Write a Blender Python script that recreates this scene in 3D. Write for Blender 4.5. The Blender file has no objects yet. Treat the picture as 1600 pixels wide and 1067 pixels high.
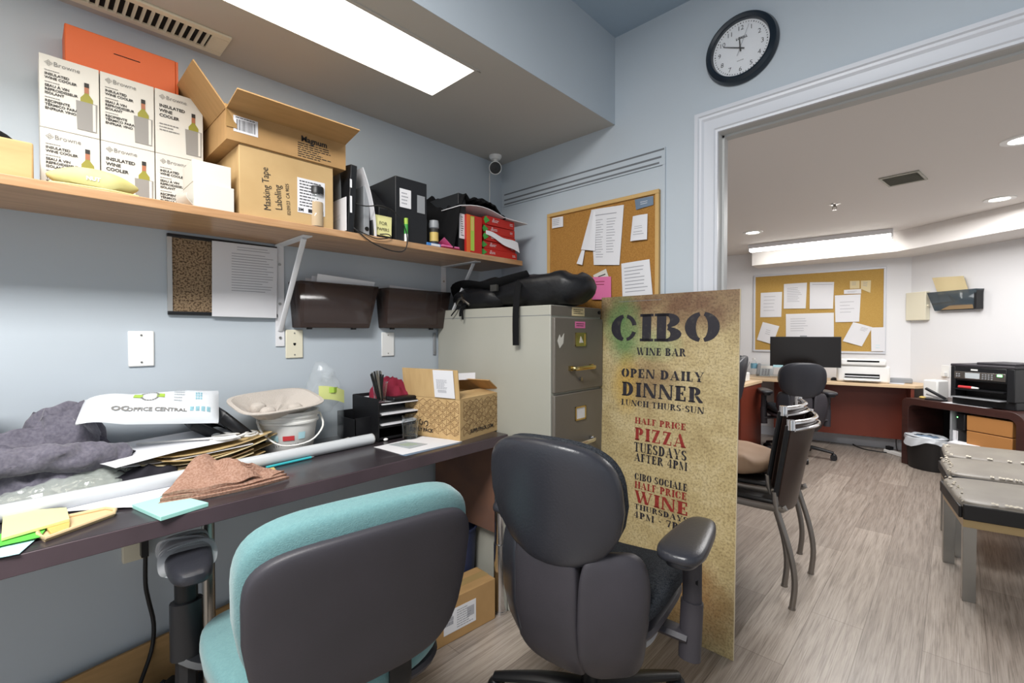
import bpy, bmesh, math, random
from mathutils import Vector as V, Matrix, noise
PI = math.pi
sc = bpy.context.scene
# ---------------------------------------------------------------- camera
cd = bpy.data.cameras.new('camera'); cam = bpy.data.objects.new('camera', cd)
sc.collection.objects.link(cam); sc.camera = cam
cd.sensor_width = 36.0; cd.lens = 726.3 * 36 / 1600; cd.clip_start = 0.02
_f = V((-0.68971, 0.72392, -0.01540)); _r = V((0.72402, 0.68978, -0.00110)); _u = _r.cross(_f)
_m = Matrix((_r, _u, -_f)).transposed().to_4x4(); _m.translation = (1.8782, -1.886, 1.2021)
cam.matrix_world = _m
# ---------------------------------------------------------------- world, exposure
w = bpy.data.worlds.new('world'); sc.world = w; w.use_nodes = True
w.node_tree.nodes['Background'].inputs[0].default_value = (0.92, 0.96, 1.0, 1)
w.node_tree.nodes['Background'].inputs[1].default_value = 0.6
vs = sc.view_settings; vs.view_transform = 'Standard'; vs.look = 'None'; vs.gamma = 1.0
vs.use_curve_mapping = False; vs.exposure = 0.58
sc.cycles.diffuse_bounces = 6; sc.cycles.transparent_max_bounces = 16
LIGHT_A = 3.2; LIGHT_B = 8.0; SPOT_B = 14.0

def area(name, loc, sx, sy, power, col=(1, .97, .93)):
    l = bpy.data.lights.new(name, 'AREA'); l.shape = 'RECTANGLE'; l.size = sx; l.size_y = sy
    l.energy = power; l.color = col
    o = bpy.data.objects.new(name, l); o.location = loc; sc.collection.objects.link(o)
    return o
area('ceiling_lamp_light', (1.5, -2.45, 2.54), 0.6, 1.2, 66, (1, .985, .96))
area('back_room_fill_light', (1.6, 2.4, 2.14), 1.2, 1.6, 40, (1, .985, .97))  # added fill with no fixture, brightens the back room beyond its own lamps

# ---------------------------------------------------------------- helpers
def lin(h):
    h = h.lstrip('#'); o = []
    for i in (0, 2, 4):
        c = int(h[i:i+2], 16) / 255
        o.append(c / 12.92 if c <= .04045 else ((c + .055) / 1.055) ** 2.4)
    return (*o, 1)

MATS = {}
def mat(name, hexc, rough=.6, metal=0., spec=.5, var=None, bump=None, alpha=1., trans=0., emit=0., coat=0., ior=1.45, sheen=0.):
    """procedural principled material; var=(scale, hex2, lo, hi) mixes a second colour by noise; bump=(scale, strength)"""
    m = bpy.data.materials.new(name); m.use_nodes = True; nt = m.node_tree
    b = nt.nodes['Principled BSDF']; c = lin(hexc)
    b.inputs['Base Color'].default_value = c; b.inputs['Roughness'].default_value = rough
    b.inputs['Metallic'].default_value = metal; b.inputs['Specular IOR Level'].default_value = spec
    b.inputs['Alpha'].default_value = alpha; b.inputs['Transmission Weight'].default_value = trans
    b.inputs['IOR'].default_value = ior; b.inputs['Coat Weight'].default_value = coat
    b.inputs['Sheen Weight'].default_value = sheen
    if emit:
        b.inputs['Emission Color'].default_value = c; b.inputs['Emission Strength'].default_value = emit
    tc = nt.nodes.new('ShaderNodeTexCoord')
    if var:
        sc_, h2, lo, hi = var[:4]; st = var[4] if len(var) > 4 else (1, 1, 1)
        mp = nt.nodes.new('ShaderNodeMapping'); mp.inputs['Scale'].default_value = st
        nt.links.new(tc.outputs['Object'], mp.inputs[0])
        n = nt.nodes.new('ShaderNodeTexNoise'); n.inputs['Scale'].default_value = sc_; n.inputs['Detail'].default_value = 5
        r = nt.nodes.new('ShaderNodeValToRGB'); r.color_ramp.elements[0].position = lo; r.color_ramp.elements[1].position = hi
        r.color_ramp.elements[0].color = c; r.color_ramp.elements[1].color = lin(h2)
        nt.links.new(mp.outputs[0], n.inputs['Vector']); nt.links.new(n.outputs['Fac'], r.inputs[0])
        nt.links.new(r.outputs[0], b.inputs['Base Color'])
    if bump:
        n = nt.nodes.new('ShaderNodeTexNoise'); n.inputs['Scale'].default_value = bump[0]; n.inputs['Detail'].default_value = 3
        bm = nt.nodes.new('ShaderNodeBump'); bm.inputs['Strength'].default_value = bump[1]; bm.inputs['Distance'].default_value = .004
        nt.links.new(tc.outputs['Object'], n.inputs['Vector']); nt.links.new(n.outputs['Fac'], bm.inputs['Height'])
        nt.links.new(bm.outputs[0], b.inputs['Normal'])
    MATS[name] = m
    return m

def frame(o, r, u=(0, 0, 1)):
    r = V(r).normalized(); u = V(u); u = (u - r * u.dot(r)).normalized(); n = r.cross(u)
    m = Matrix((r, u, n)).transposed().to_4x4(); m.translation = V(o)
    return m
def TR(x, y, z, rz=0.): return Matrix.Translation((x, y, z)) @ Matrix.Rotation(rz, 4, 'Z')

class MB:
    """collects shapes into one mesh"""
    def __init__(s): s.v = []; s.f = []; s.m = []; s.M = Matrix()
    def add(s, vs, fs, mi=0):
        k = len(s.v); s.v += [s.M @ V(p) for p in vs]
        for f in fs: s.f.append([i + k for i in f]); s.m.append(mi)
        return s
    def box(s, x0, x1, y0, y1, z0, z1, mi=0):
        v = [(x, y, z) for x in (x0, x1) for y in (y0, y1) for z in (z0, z1)]
        return s.add(v, [(0, 1, 3, 2), (4, 6, 7, 5), (0, 4, 5, 1), (2, 3, 7, 6), (0, 2, 6, 4), (1, 5, 7, 3)], mi)
    def boxm(s, M, sx, sy, sz, mi=0):
        o = s.M; s.M = o @ M; s.box(-sx/2, sx/2, -sy/2, sy/2, -sz/2, sz/2, mi); s.M = o; return s
    def prism(s, pts, z0, z1, mi=0):
        n = len(pts); a = sum(pts[i][0]*pts[(i+1) % n][1] - pts[(i+1) % n][0]*pts[i][1] for i in range(n))
        if a < 0: pts = pts[::-1]
        v = [(x, y, z0) for x, y in pts] + [(x, y, z1) for x, y in pts]
        f = [list(range(n))[::-1], list(range(n, 2*n))] + [(i, (i+1) % n, n+(i+1) % n, n+i) for i in range(n)]
        return s.add(v, f, mi)
    def poly(s, pts, z, mi=0):
        return s.add([(x, y, z) for x, y in pts], [list(range(len(pts)))], mi)
    def cyl(s, p0, p1, r0, r1=None, n=16, mi=0, cap=True):
        p0, p1 = V(p0), V(p1); r1 = r0 if r1 is None else r1; d = (p1 - p0).normalized()
        a = d.orthogonal().normalized(); b = d.cross(a); v = []
        for p, r in ((p0, r0), (p1, r1)):
            v += [p + (a*math.cos(t) + b*math.sin(t))*r for t in (2*PI*i/n for i in range(n))]
        f = [(i, (i+1) % n, n+(i+1) % n, n+i) for i in range(n)]
        if cap: f += [list(range(n))[::-1], list(range(n, 2*n))]
        return s.add(v, f, mi)
    def tube(s, pts, r, n=8, mi=0, sm=4, flat=None, closed=False):
        P = [V(p) for p in pts]
        if sm > 1 and len(P) > 2:
            q = []; L = len(P)
            for i in range(L if closed else L-1):
                a = P[(i-1) % L] if closed else P[max(i-1, 0)]; b = P[i]; c = P[(i+1) % L]
                d = P[(i+2) % L] if closed else P[min(i+2, L-1)]
                for k in range(sm):
                    t = k/sm
                    q.append(.5*((2*b) + (c-a)*t + (2*a-5*b+4*c-d)*t*t + (3*b-a-3*c+d)*t**3))
            if not closed: q.append(P[-1])
            P = q
        L = len(P); v = []; up = None
        R = r if isinstance(r, (list, tuple)) else None
        for i, p in enumerate(P):
            d = ((P[(i+1) % L] - P[i-1]) if closed else (P[min(i+1, L-1)] - P[max(i-1, 0)])).normalized()
            if up is None:
                up = V((0, 0, 1)) if abs(d.z) < .9 else V((1, 0, 0))
            b = d.cross(up)
            if b.length < 1e-4: b = d.orthogonal()
            b.normalize(); a = b.cross(d).normalized(); up = a
            if R:
                t = i/(L-1)*(len(R)-1); k = min(int(t), len(R)-2); rr = R[k] + (R[k+1]-R[k])*(t-k)
            else: rr = r
            fx, fy = flat or (1, 1)
            v += [p + (a*math.cos(t)*fy + b*math.sin(t)*fx)*rr for t in (2*PI*j/n for j in range(n))]
        f = [(i*n+j, i*n+(j+1) % n, ((i+1) % L)*n+(j+1) % n, ((i+1) % L)*n+j) for i in range(L if closed else L-1) for j in range(n)]
        if not closed: f += [list(range(n))[::-1], list(range((L-1)*n, L*n))]
        return s.add(v, f, mi)
    def lathe(s, prof, c=(0, 0, 0), n=32, mi=0, sx=1., sy=1.):
        c = V(c); v = []; f = []; L = len(prof)
        for r, z in prof:
            r = max(r, 1e-5)
            v += [(c.x + r*math.cos(2*PI*i/n)*sx, c.y + r*math.sin(2*PI*i/n)*sy, c.z + z) for i in range(n)]
        for k in range(L-1):
            f += [(k*n+i, k*n+(i+1) % n, (k+1)*n+(i+1) % n, (k+1)*n+i) for i in range(n)]
        return s.add(v, f, mi)
    def grid(s, fn, nu, nv, mi=0, cu=False, cv=False):
        v = [fn(i/(nu if cu else nu-1), j/(nv if cv else nv-1)) for i in range(nu) for j in range(nv)]
        f = [(i*nv+j, ((i+1) % nu)*nv+j, ((i+1) % nu)*nv+(j+1) % nv, i*nv+(j+1) % nv)
             for i in range(nu if cu else nu-1) for j in range(nv if cv else nv-1)]
        return s.add(v, f, mi)
    def sheet(s, fn, nu, nv, th=.0008, mi=0):
        """two-sided thin sheet with real thickness along local normal"""
        P = [[V(fn(i/(nu-1), j/(nv-1))) for j in range(nv)] for i in range(nu)]
        top, bot = [], []
        for i in range(nu):
            for j in range(nv):
                du = P[min(i+1, nu-1)][j] - P[max(i-1, 0)][j]; dv = P[i][min(j+1, nv-1)] - P[i][max(j-1, 0)]
                n = du.cross(dv); n = n.normalized() if n.length > 1e-9 else V((0, 0, 1))
                top.append(P[i][j] + n*th/2); bot.append(P[i][j] - n*th/2)
        N = nu*nv; f = []
        for i in range(nu-1):
            for j in range(nv-1):
                a, b, c, d = i*nv+j, (i+1)*nv+j, (i+1)*nv+j+1, i*nv+j+1
                f += [(a, b, c, d), (N+d, N+c, N+b, N+a)]
        ring = [(i, 0) for i in range(nu)] + [(nu-1, j) for j in range(1, nv)] + [(i, nv-1) for i in range(nu-2, -1, -1)] + [(0, j) for j in range(nv-2, 0, -1)]
        ring = [i*nv+j for i, j in ring]
        for k in range(len(ring)):
            a, b = ring[k], ring[(k+1) % len(ring)]; f.append((b, a, N+a, N+b))
        return s.add(top+bot, f, mi)
    def ell(s, c, rx, ry, rz, e=1., n=24, m=14, mi=0, fn=None):
        """superellipsoid, e<1 boxier; fn displaces"""
        def g(t): return math.copysign(abs(t)**e, t)
        v = []
        for j in range(m+1):
            ph = -PI/2 + PI*j/m
            for i in range(n):
                th = 2*PI*i/n
                p = V((rx*g(math.cos(ph))*g(math.cos(th)), ry*g(math.cos(ph))*g(math.sin(th)), rz*g(math.sin(ph))))
                if fn: p = fn(p)
                v.append(p + V(c))
        f = [(j*n+i, j*n+(i+1) % n, (j+1)*n+(i+1) % n, (j+1)*n+i) for j in range(m) for i in range(n)]
        return s.add(v, f, mi)
    def heap(s, cx, cy, rx, ry, h, z0=0., seed=0, rot=0., fold=.35, fs=9., n=48, m=14, mi=0, edge=.25, pw=.75):
        """crumpled heap of cloth, closed underneath"""
        v = []
        for j in range(m+1):
            t = j/m
            for i in range(n):
                a = 2*PI*i/n
                wob = 1 + edge*noise.noise(V((math.cos(a)*1.3, math.sin(a)*1.3, seed)))
                x, y = rx*t*math.cos(a)*wob, ry*t*math.sin(a)*wob
                q = V((x*fs, y*fs*.7, seed*3.1))
                k = max(0., 1-t*t)**pw
                rid = 1 - abs(noise.noise(q)*1.6); rid2 = noise.noise(q*2.3)*.3
                z = h*k*(1-fold + fold*(rid+rid2)) + (.012*(1-abs(noise.noise(q*2)))*(t > .5)*(1-t)*2)
                v.append((cx + x*math.cos(rot) - y*math.sin(rot), cy + x*math.sin(rot) + y*math.cos(rot), z0 + max(z, 0.001 if j < m else 0)))
        f = [(j*n+i, j*n+(i+1) % n, (j+1)*n+(i+1) % n, (j+1)*n+i) for j in range(m) for i in range(n)]
        f.append([m*n+i for i in range(n)][::-1])
        f = [tuple(reversed(q)) for q in f]
        return s.add(v, f, mi)
    def rumple(s, amp, fr, seed=0, up=1., floor=None):
        """fold the collected shape: sharp ridges at one scale, soft waves at another"""
        for i, p in enumerate(s.v):
            q = V((p.x*fr + .8*noise.noise(p*fr*.5), p.y*fr*.75, p.z*fr + seed*7.3))
            rid = (1 - abs(noise.noise(q)*2.2))**1.5 if abs(noise.noise(q)*2.2) < 1 else 0
            d = V((noise.noise(q+V((9, 0, 0))), noise.noise(q+V((0, 9, 0))), .4))*amp*.8 + V((0, 0, up))*amp*(rid-.35) + V((0, 0, up))*amp*.35*noise.noise(q*2.6)
            k = min(1, max(0, (p.z-(floor or -9))/.02)); s.v[i] = p + d*k
        return s
    def text(s, txt, size, x=0., y=0., z=0.0006, mi=0, align='CENTER', bold=0., sx=1., rot=0.):
        c = bpy.data.curves.new('lettering', 'FONT'); c.body = txt; c.size = size; c.align_x = align
        c.offset = bold; c.resolution_u = 2; c.fill_mode = 'FRONT'
        o = bpy.data.objects.new('lettering', c); sc.collection.objects.link(o)
        bpy.context.view_layer.update()
        me = bpy.data.meshes.new_from_object(o.evaluated_get(bpy.context.evaluated_depsgraph_get()))
        R = Matrix.Rotation(rot, 4, 'Z')
        vs_ = [R @ V((p.co.x*sx, p.co.y, 0)) + V((x, y, z)) for p in me.vertices]
        s.add(vs_, [list(p.vertices) for p in me.polygons], mi)
        bpy.data.objects.remove(o); bpy.data.curves.remove(c); bpy.data.meshes.remove(me)
        return s
    def lines(s, x0, x1, y0, y1, n, z=.0006, mi=1, th=.35, seed=1, jag=.4, al=0):
        """rows of small print as thin strips"""
        rr = random.Random(seed)
        for k in range(n):
            y = y1 + (y0-y1)*(k+.5)/n; hh = abs(y1-y0)/n*th/2; L = (x1-x0)*(1-jag*rr.random())
            xa = x0 if al == 0 else (x0+x1-L)/2
            xx = xa
            while xx < xa+L-1e-6:
                e = min(xa+L, xx+(x1-x0)*rr.uniform(.06, .2)); s.add([(xx, y-hh, z), (e, y-hh, z), (e, y+hh, z), (xx, y+hh, z)], [(0, 1, 2, 3)], mi); xx = e+(x1-x0)*.025
        return s
    def rect(s, x0, x1, y0, y1, z=.0006, mi=1):
        return s.add([(x0, y0, z), (x1, y0, z), (x1, y1, z), (x0, y1, z)], [(0, 1, 2, 3)], mi)
    def build(s, name, mats, parent=None, M=None, smooth=35, bev=0., sub=0, label=None):
        me = bpy.data.meshes.new(name); me.from_pydata([tuple(p) for p in s.v], [], s.f)
        for m in (mats if isinstance(mats, (list, tuple)) else [mats]): me.materials.append(MATS[m] if isinstance(m, str) else m)
        me.polygons.foreach_set('material_index', s.m); me.validate()
        if smooth:
            me.polygons.foreach_set('use_smooth', [True]*len(me.polygons)); me.set_sharp_from_angle(angle=math.radians(smooth))
        me.update()
        o = bpy.data.objects.new(name, me); sc.collection.objects.link(o)
        if parent: o.parent = parent
        if M is not None: o.matrix_local = M
        if bev:
            b = o.modifiers.new('bevel', 'BEVEL'); b.width = bev; b.segments = 2; b.limit_method = 'ANGLE'; b.angle_limit = math.radians(40)
        if sub:
            q = o.modifiers.new('subsurf', 'SUBSURF'); q.levels = sub; q.render_levels = sub
        if label: o['label'] = label
        return o

def tag(o, label, cat, group=None, kind=None):
    o['label'] = label; o['category'] = cat
    if group: o['group'] = group
    if kind: o['kind'] = kind
    return o
def root(name, label, cat, M=None, group=None):
    o = bpy.data.objects.new(name, None); sc.collection.objects.link(o); o.empty_display_size = .05
    if M is not None: o.matrix_world = M
    return tag(o, label, cat, group)
def struct(name, mb, m, smooth=35, bev=0.):
    o = mb.build(name, m, smooth=smooth, bev=bev); o['kind'] = 'structure'; o['label'] = name.replace('_', ' '); return o
def kids(o): return [c for c in bpy.data.objects if c.parent == o]
def dup(o, M, label=None, group=None):
    """copy of a thing with its parts and sub-parts"""
    def cp(a, par):
        c = a.copy(); sc.collection.objects.link(c)
        if par: c.parent = par
        for k in kids(a): cp(k, c)
        return c
    c = cp(o, None); c.matrix_world = M
    if label: c['label'] = label
    if group: c['group'] = group
    return c
def paper(name, label, cat, pts, m=('paper', 'ink'), bulge=.002, curl=0., ink=None, group=None, parent=None, th=.0007, seed=0, off=.001):
    """sheet spanning four world points TL,TR,BR,BL, with rows of print (u0,u1,v0,v1,n)"""
    P = [V(p) for p in pts]; c = sum(P, V())/4; n = (P[1]-P[0]).cross(P[0]-P[3]).normalized()
    def fn(u, v):
        p = P[3]*(1-u)*(1-v) + P[2]*u*(1-v) + P[1]*u*v + P[0]*(1-u)*v
        b = off + bulge*math.sin(PI*u)*(.5+.5*noise.noise(V((u*2, v*2, seed)))) + curl*((1-v)**3)*(.4+.6*u)
        return p + n*b - c
    mb = MB(); mb.sheet(fn, 9, 9, th)
    rr = random.Random(seed+5)
    for (u0, u1, v0, v1, k) in (ink or []):
        for i in range(k):
            v = v1 + (v0-v1)*(i+.5)/k; h = min(abs(v1-v0)/k*(.11 if k > 1 else .2), .0012/max((P[0]-P[3]).length, .01)*1.6); L = u1 - (u1-u0)*rr.random()*.35 if k > 1 else u1
            segs = max(2, int((L-u0)*10)); uu = [u0+(L-u0)*q/segs for q in range(segs+1)]
            vs_ = [V(fn(a, v-h)) + n*(th*1.2) for a in uu] + [V(fn(a, v+h)) + n*(th*1.2) for a in uu]
            mb.add(vs_, [(q, q+1, segs+2+q, segs+1+q) for q in range(segs)], 1)
    o = mb.build(name, m, parent, Matrix.Translation(c))
    if not parent: tag(o, label, cat, group)
    return o

# ---------------------------------------------------------------- materials
mat('wall_blue', '#bfc8d0', .55, var=(1.3, '#bac3cb', .3, .7), bump=(60, .05))
mat('ceiling_paint', '#bdbab4', .8, bump=(70, .05))
mat('ceiling_blue', '#9fb0bf', .7)
mat('wall_white', '#e6e6e8', .6, bump=(60, .04))
mat('ceiling_white', '#e6e2df', .8)
mat('trim_white', '#d3d6dd', .35)
mat('jamb_grey', '#c3c4c3', .45)
mat('groove', '#6d7176', .6)
mat('paper', '#dfdfe3', .7); mat('ink', '#9a9ba2', .7); mat('ink_dark', '#26262a', .6)
mat('white_plastic', '#ececea', .35); mat('cream_plastic', '#e2dcc6', .4); mat('black_plastic', '#1b1c1f', .38); mat('grey_plastic', '#8f9296', .45)
mat('black_metal', '#17181a', .4, .3); mat('chrome', '#d6d6d8', .14, 1.); mat('steel', '#a7a5a0', .3, 1.); mat('dark_steel', '#8a8580', .32, .9)
mat('white_metal', '#e3e3e6', .35, .0); mat('brass', '#c8b27a', .25, 1.)
mat('lamp_a', '#fffaf0', .5, emit=LIGHT_A); mat('lamp_b', '#fffdf8', .5, emit=LIGHT_B); mat('lamp_spot', '#fffaf2', .5, emit=SPOT_B)
mat('dark_hole', '#0c0c0d', .9)
mat('card', '#b58f5f', .75, var=(9, '#a98556', .3, .7, (1, 1, 6)), bump=(90, .06)); mat('card_light', '#c6a777', .75, var=(8, '#ba9a6a', .3, .7, (1, 1, 5)))
mat('card_inner', '#a4814f', .8); mat('card_edge', '#d2b98d', .8); mat('tape', '#b89a66', .25, alpha=.75)
mat('white_card', '#d3d0c8', .5); mat('dark_print', '#2c2a28', .6); mat('grey_print', '#7b7a78', .6); mat('metal_print', '#8d8a86', .5); mat('bottle_print', '#8f8a33', .5); mat('neck_print', '#a6694c', .5)
mat('orange_card', '#d2602b', .5); mat('yellow_cloth', '#cfcb92', .6, var=(14, '#bdb676', .35, .7)); mat('black_cloth', '#111113', .85, bump=(40, .3), spec=.2)
mat('red_card', '#b3241d', .45); mat('green_card', '#3f9a42', .5); mat('orange_strip', '#d8682c', .5); mat('lime', '#9fbf4a', .5)
mat('desk_top', '#343035', .28, var=(5, '#332c2f', .35, .65, (30, 1, 1)), coat=.15); mat('desk_edge', '#4a3e43', .36, var=(5, '#54464c', .3, .7, (30, 1, 1)))
mat('teal_fabric', '#668d8f', .9, var=(160, '#5f8689', .35, .65), bump=(420, .35), sheen=.3, spec=.2)
mat('shell_black', '#343237', .5, var=(6, '#3a373d', .3, .7), bump=(300, .08)); mat('leather_black', '#2c2d33', .31, bump=(160, .12), var=(5, '#303137', .3, .7))
mat('seat_fabric', '#3a3d42', .95, var=(260, '#22252a', .4, .6), bump=(350, .5), spec=.15)
mat('grey_cabinet', '#a5a499', .4, var=(2.2, '#acaba1', .3, .7), bump=(120, .04)); mat('drawer_brown', '#67615a', .38, var=(2.5, '#716b63', .3, .7))
mat('hoodie', '#6e6b76', .95, var=(120, '#5d5a66', .35, .65), bump=(60, .4), sheen=.3, spec=.15); mat('hoodie_dark', '#2c2b31', .95, bump=(60, .4), spec=.15)
mat('poly_white', '#d9dde2', .35, bump=(14, .25)); mat('clear_plastic', '#dfe6ea', .06, alpha=.15, spec=.8); mat('zip_film', '#cfd6cf', .08, alpha=.3, spec=.9); mat('clear_thin', '#e8eef2', .05, alpha=.2, spec=.9); mat('glass', '#f2f6f8', .03, trans=1., ior=1.35)
mat('smoke', '#453834', .15, alpha=.66, spec=.6); mat('smoke_blue', '#46525a', .12, alpha=.72, spec=.6)
mat('folder', '#c2a878', .7); mat('folder_dark', '#8c7454', .7); mat('manila', '#d8c79c', .7); mat('pulp', '#bdb5ad', .95, bump=(200, .5)); mat('bucket', '#e4e3df', .4)
mat('brown_towel', '#a98877', .95, var=(180, '#957261', .4, .6), bump=(260, .6), spec=.1)
mat('mint', '#a5ddd3', .7); mat('cyan_note', '#b4dde6', .7); mat('yellow_note', '#e6e2a0', .7); mat('green_note', '#5cc64a', .6); mat('pale_wood', '#d7bd93', .55); mat('pink', '#d770a0', .65)
mat('teal_pen', '#3fb4bd', .4); mat('ruler', '#cdb267', .5); mat('maroon', '#7c1730', .85, bump=(60, .4)); mat('lemon', '#c9cf86', .5)
mat('navy', '#2c3350', .6); mat('bag_black', '#141417', .42, bump=(24, .6), spec=.45); mat('cord', '#19191b', .5); mat('white_cord', '#e4e2de', .45)
mat('skin_cushion', '#a9886c', .7, var=(5, '#b6977b', .3, .7)); mat('brown_leather', '#3b2d28', .35); mat('desk_b_top', '#dcc09c', .4); mat('cherry', '#6a2f22', .35, var=(4, '#753627', .3, .7, (1, 1, .15))); mat('orange_wood', '#a85f38', .4)
mat('espresso', '#38221f', .35, var=(4, '#452a25', .3, .7, (1, 1, 8))); mat('bench_leather', '#8b857c', .42, var=(5, '#7d776f', .35, .65)); mat('bench_dark', '#191717', .5); mat('peel', '#cdc5b6', .8)
mat('screen', '#16110f', .18); mat('bluegrey', '#6c7f94', .5); mat('grey_screen', '#b9c0c4', .2); mat('led', '#7dff8a', .4, emit=3.); mat('marker_red', '#c2383c', .4)
mat('trash_liner', '#dfe4ea', .3, alpha=.85, bump=(30, .5)); mat('tan_drawer', '#b07a44', .6); mat('clockblack', '#1a2530', .3); mat('clock_face', '#e8eaee', .3)
mat('cork', '#b0803f', .9, var=(190, '#9a6c31', .35, .7), bump=(200, .3)); mat('cork_b', '#bd9a55', .9, var=(120, '#b18c47', .35, .7)); mat('cork_frame', '#c9a468', .45); mat('alu', '#c9c7c4', .3, .6)
mat('speckle', '#9b8468', .9, var=(170, '#54412f', .46, .6)); mat('mesh_black', '#18181b', .5, .2, alpha=.93); mat('spice', '#b89a6a', .7); mat('pepper', '#2c2a28', .6)
mat('sign_black', '#25222a', .6, var=(45, '#4b463f', .55, .8)); mat('sign_red', '#8c2a25', .6, var=(60, '#a1473a', .5, .8)); mat('sign_edge', '#cdbfa0', .7)

def nodes(name, rough=.5):
    m = bpy.data.materials.new(name); m.use_nodes = True; MATS[name] = m; nt = m.node_tree
    b = nt.nodes['Principled BSDF']; b.inputs['Roughness'].default_value = rough
    return m, nt, b
def N(nt, t, **k):
    n = nt.nodes.new(t)
    for a, v in k.items():
        if a in n.inputs.keys(): n.inputs[a].default_value = v
        else: setattr(n, a, v)
    return n
def ramp(nt, src, stops):
    r = nt.nodes.new('ShaderNodeValToRGB'); e = r.color_ramp.elements
    while len(e) < len(stops): e.new(.5)
    for q, (p, c) in zip(e, stops): q.position = p; q.color = lin(c)
    nt.links.new(src, r.inputs[0]); return r.outputs[0]
def mix(nt, fac, a, b, mode='MIX'):
    n = nt.nodes.new('ShaderNodeMix'); n.data_type = 'RGBA'; n.blend_type = mode
    if isinstance(fac, (int, float)): n.inputs[0].default_value = fac
    else: nt.links.new(fac, n.inputs[0])
    for i, s in ((6, a), (7, b)):
        if isinstance(s, str): n.inputs[i].default_value = lin(s)
        else: nt.links.new(s, n.inputs[i])
    return n.outputs[2]
def coords(nt, scale=(1, 1, 1), rot=(0, 0, 0), loc=(0, 0, 0), kind='Object'):
    tc = nt.nodes.new('ShaderNodeTexCoord'); mp = nt.nodes.new('ShaderNodeMapping')
    mp.inputs['Scale'].default_value = scale; mp.inputs['Rotation'].default_value = rot; mp.inputs['Location'].default_value = loc
    nt.links.new(tc.outputs[kind], mp.inputs[0]); return mp.outputs[0]

# vinyl planks running along y
m, nt, b = nodes('vinyl_planks', .32)
c = coords(nt, rot=(0, 0, PI/2))
bk = N(nt, 'ShaderNodeTexBrick', offset=.37, Scale=1.0); bk.inputs['Brick Width'].default_value = 1.22; bk.inputs['Row Height'].default_value = .18
bk.inputs['Mortar Size'].default_value = .0012; bk.inputs['Bias'].default_value = 0.
bk.inputs['Color1'].default_value = lin('#c2b8ae'); bk.inputs['Color2'].default_value = lin('#a2988f'); bk.inputs['Mortar'].default_value = lin('#877d74')
nt.links.new(c, bk.inputs[0])
g = N(nt, 'ShaderNodeTexNoise', Scale=6., Detail=9., Roughness=.65, Distortion=.6); nt.links.new(coords(nt, (9, .45, 1)), g.inputs[0])
g2 = N(nt, 'ShaderNodeTexNoise', Scale=22., Detail=5., Roughness=.6); nt.links.new(coords(nt, (14, .22, 1)), g2.inputs[0])
col = mix(nt, .8, bk.outputs[0], ramp(nt, g.outputs[0], [(.3, '#a9a39d'), (.5, '#e2dedb'), (.72, '#ffffff')]), 'MULTIPLY')
col = mix(nt, .55, col, ramp(nt, g2.outputs[0], [(.36, '#9b948d'), (.5, '#f2efec'), (.7, '#ffffff')]), 'MULTIPLY')
nt.links.new(col, b.inputs['Base Color'])
bp = N(nt, 'ShaderNodeBump', Strength=.12, Distance=.002); nt.links.new(g2.outputs[0], bp.inputs['Height']); nt.links.new(bp.outputs[0], b.inputs['Normal'])
# shelf laminate, grain along y
m, nt, b = nodes('shelf_wood', .3)
g = N(nt, 'ShaderNodeTexNoise', Scale=7., Detail=7., Distortion=.8); nt.links.new(coords(nt, (9, .6, 9)), g.inputs[0])
nt.links.new(ramp(nt, g.outputs[0], [(.3, '#a17a55'), (.5, '#b68d66'), (.7, '#c29c76')]), b.inputs['Base Color'])
# weathered sign board: mottled parchment, green and rust blotches near the top
m, nt, b = nodes('sign_print', .45)
o1 = coords(nt)
n1 = N(nt, 'ShaderNodeTexNoise', Scale=7., Detail=8., Roughness=.7); nt.links.new(o1, n1.inputs[0])
n2 = N(nt, 'ShaderNodeTexNoise', Scale=120., Detail=4., Roughness=.7); nt.links.new(o1, n2.inputs[0])
col = ramp(nt, n1.outputs[0], [(.3, '#a8946a'), (.5, '#c2b084'), (.72, '#d2c39c')])
sx = N(nt, 'ShaderNodeSeparateXYZ'); nt.links.new(o1, sx.inputs[0])
def math_(op, a, b_):
    n = nt.nodes.new('ShaderNodeMath'); n.operation = op; n.use_clamp = op in ('MULTIPLY', 'SUBTRACT')
    for i, s in ((0, a), (1, b_)):
        if isinstance(s, (int, float)): n.inputs[i].default_value = s
        else: nt.links.new(s, n.inputs[i])
    return n.outputs[0]
def blob(cx, cy, rx, ry, nz=.9, sc_=5.):
    n = N(nt, 'ShaderNodeTexNoise', Scale=sc_, Detail=6., Roughness=.7); nt.links.new(o1, n.inputs[0])
    dx = math_('DIVIDE', math_('ADD', sx.outputs[0], -cx), rx); dy = math_('DIVIDE', math_('ADD', sx.outputs[1], -cy), ry)
    d = math_('ADD', math_('POWER', math_('ABSOLUTE', dx, 0), 2.), math_('POWER', math_('ABSOLUTE', dy, 0), 2.))
    s = nt.nodes.new('ShaderNodeMath'); s.operation = 'SUBTRACT'; s.inputs[0].default_value = 1.; nt.links.new(d, s.inputs[1])
    t = nt.nodes.new('ShaderNodeMath'); t.operation = 'MULTIPLY_ADD'; nt.links.new(n.outputs[0], t.inputs[0]); t.inputs[1].default_value = nz*2; t.inputs[2].default_value = -nz
    a = nt.nodes.new('ShaderNodeMath'); a.operation = 'ADD'; a.use_clamp = True; nt.links.new(s.outputs[0], a.inputs[0]); nt.links.new(t.outputs[0], a.inputs[1])
    return a.outputs[0]
col = mix(nt, math_('MULTIPLY', blob(.33, 1.33, .5, .14), 1.0), col, '#77583f')
col = mix(nt, math_('MULTIPLY', blob(.22, 1.0, .16, .12, 1.4, 9.), .8), col, '#8d7352')
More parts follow.
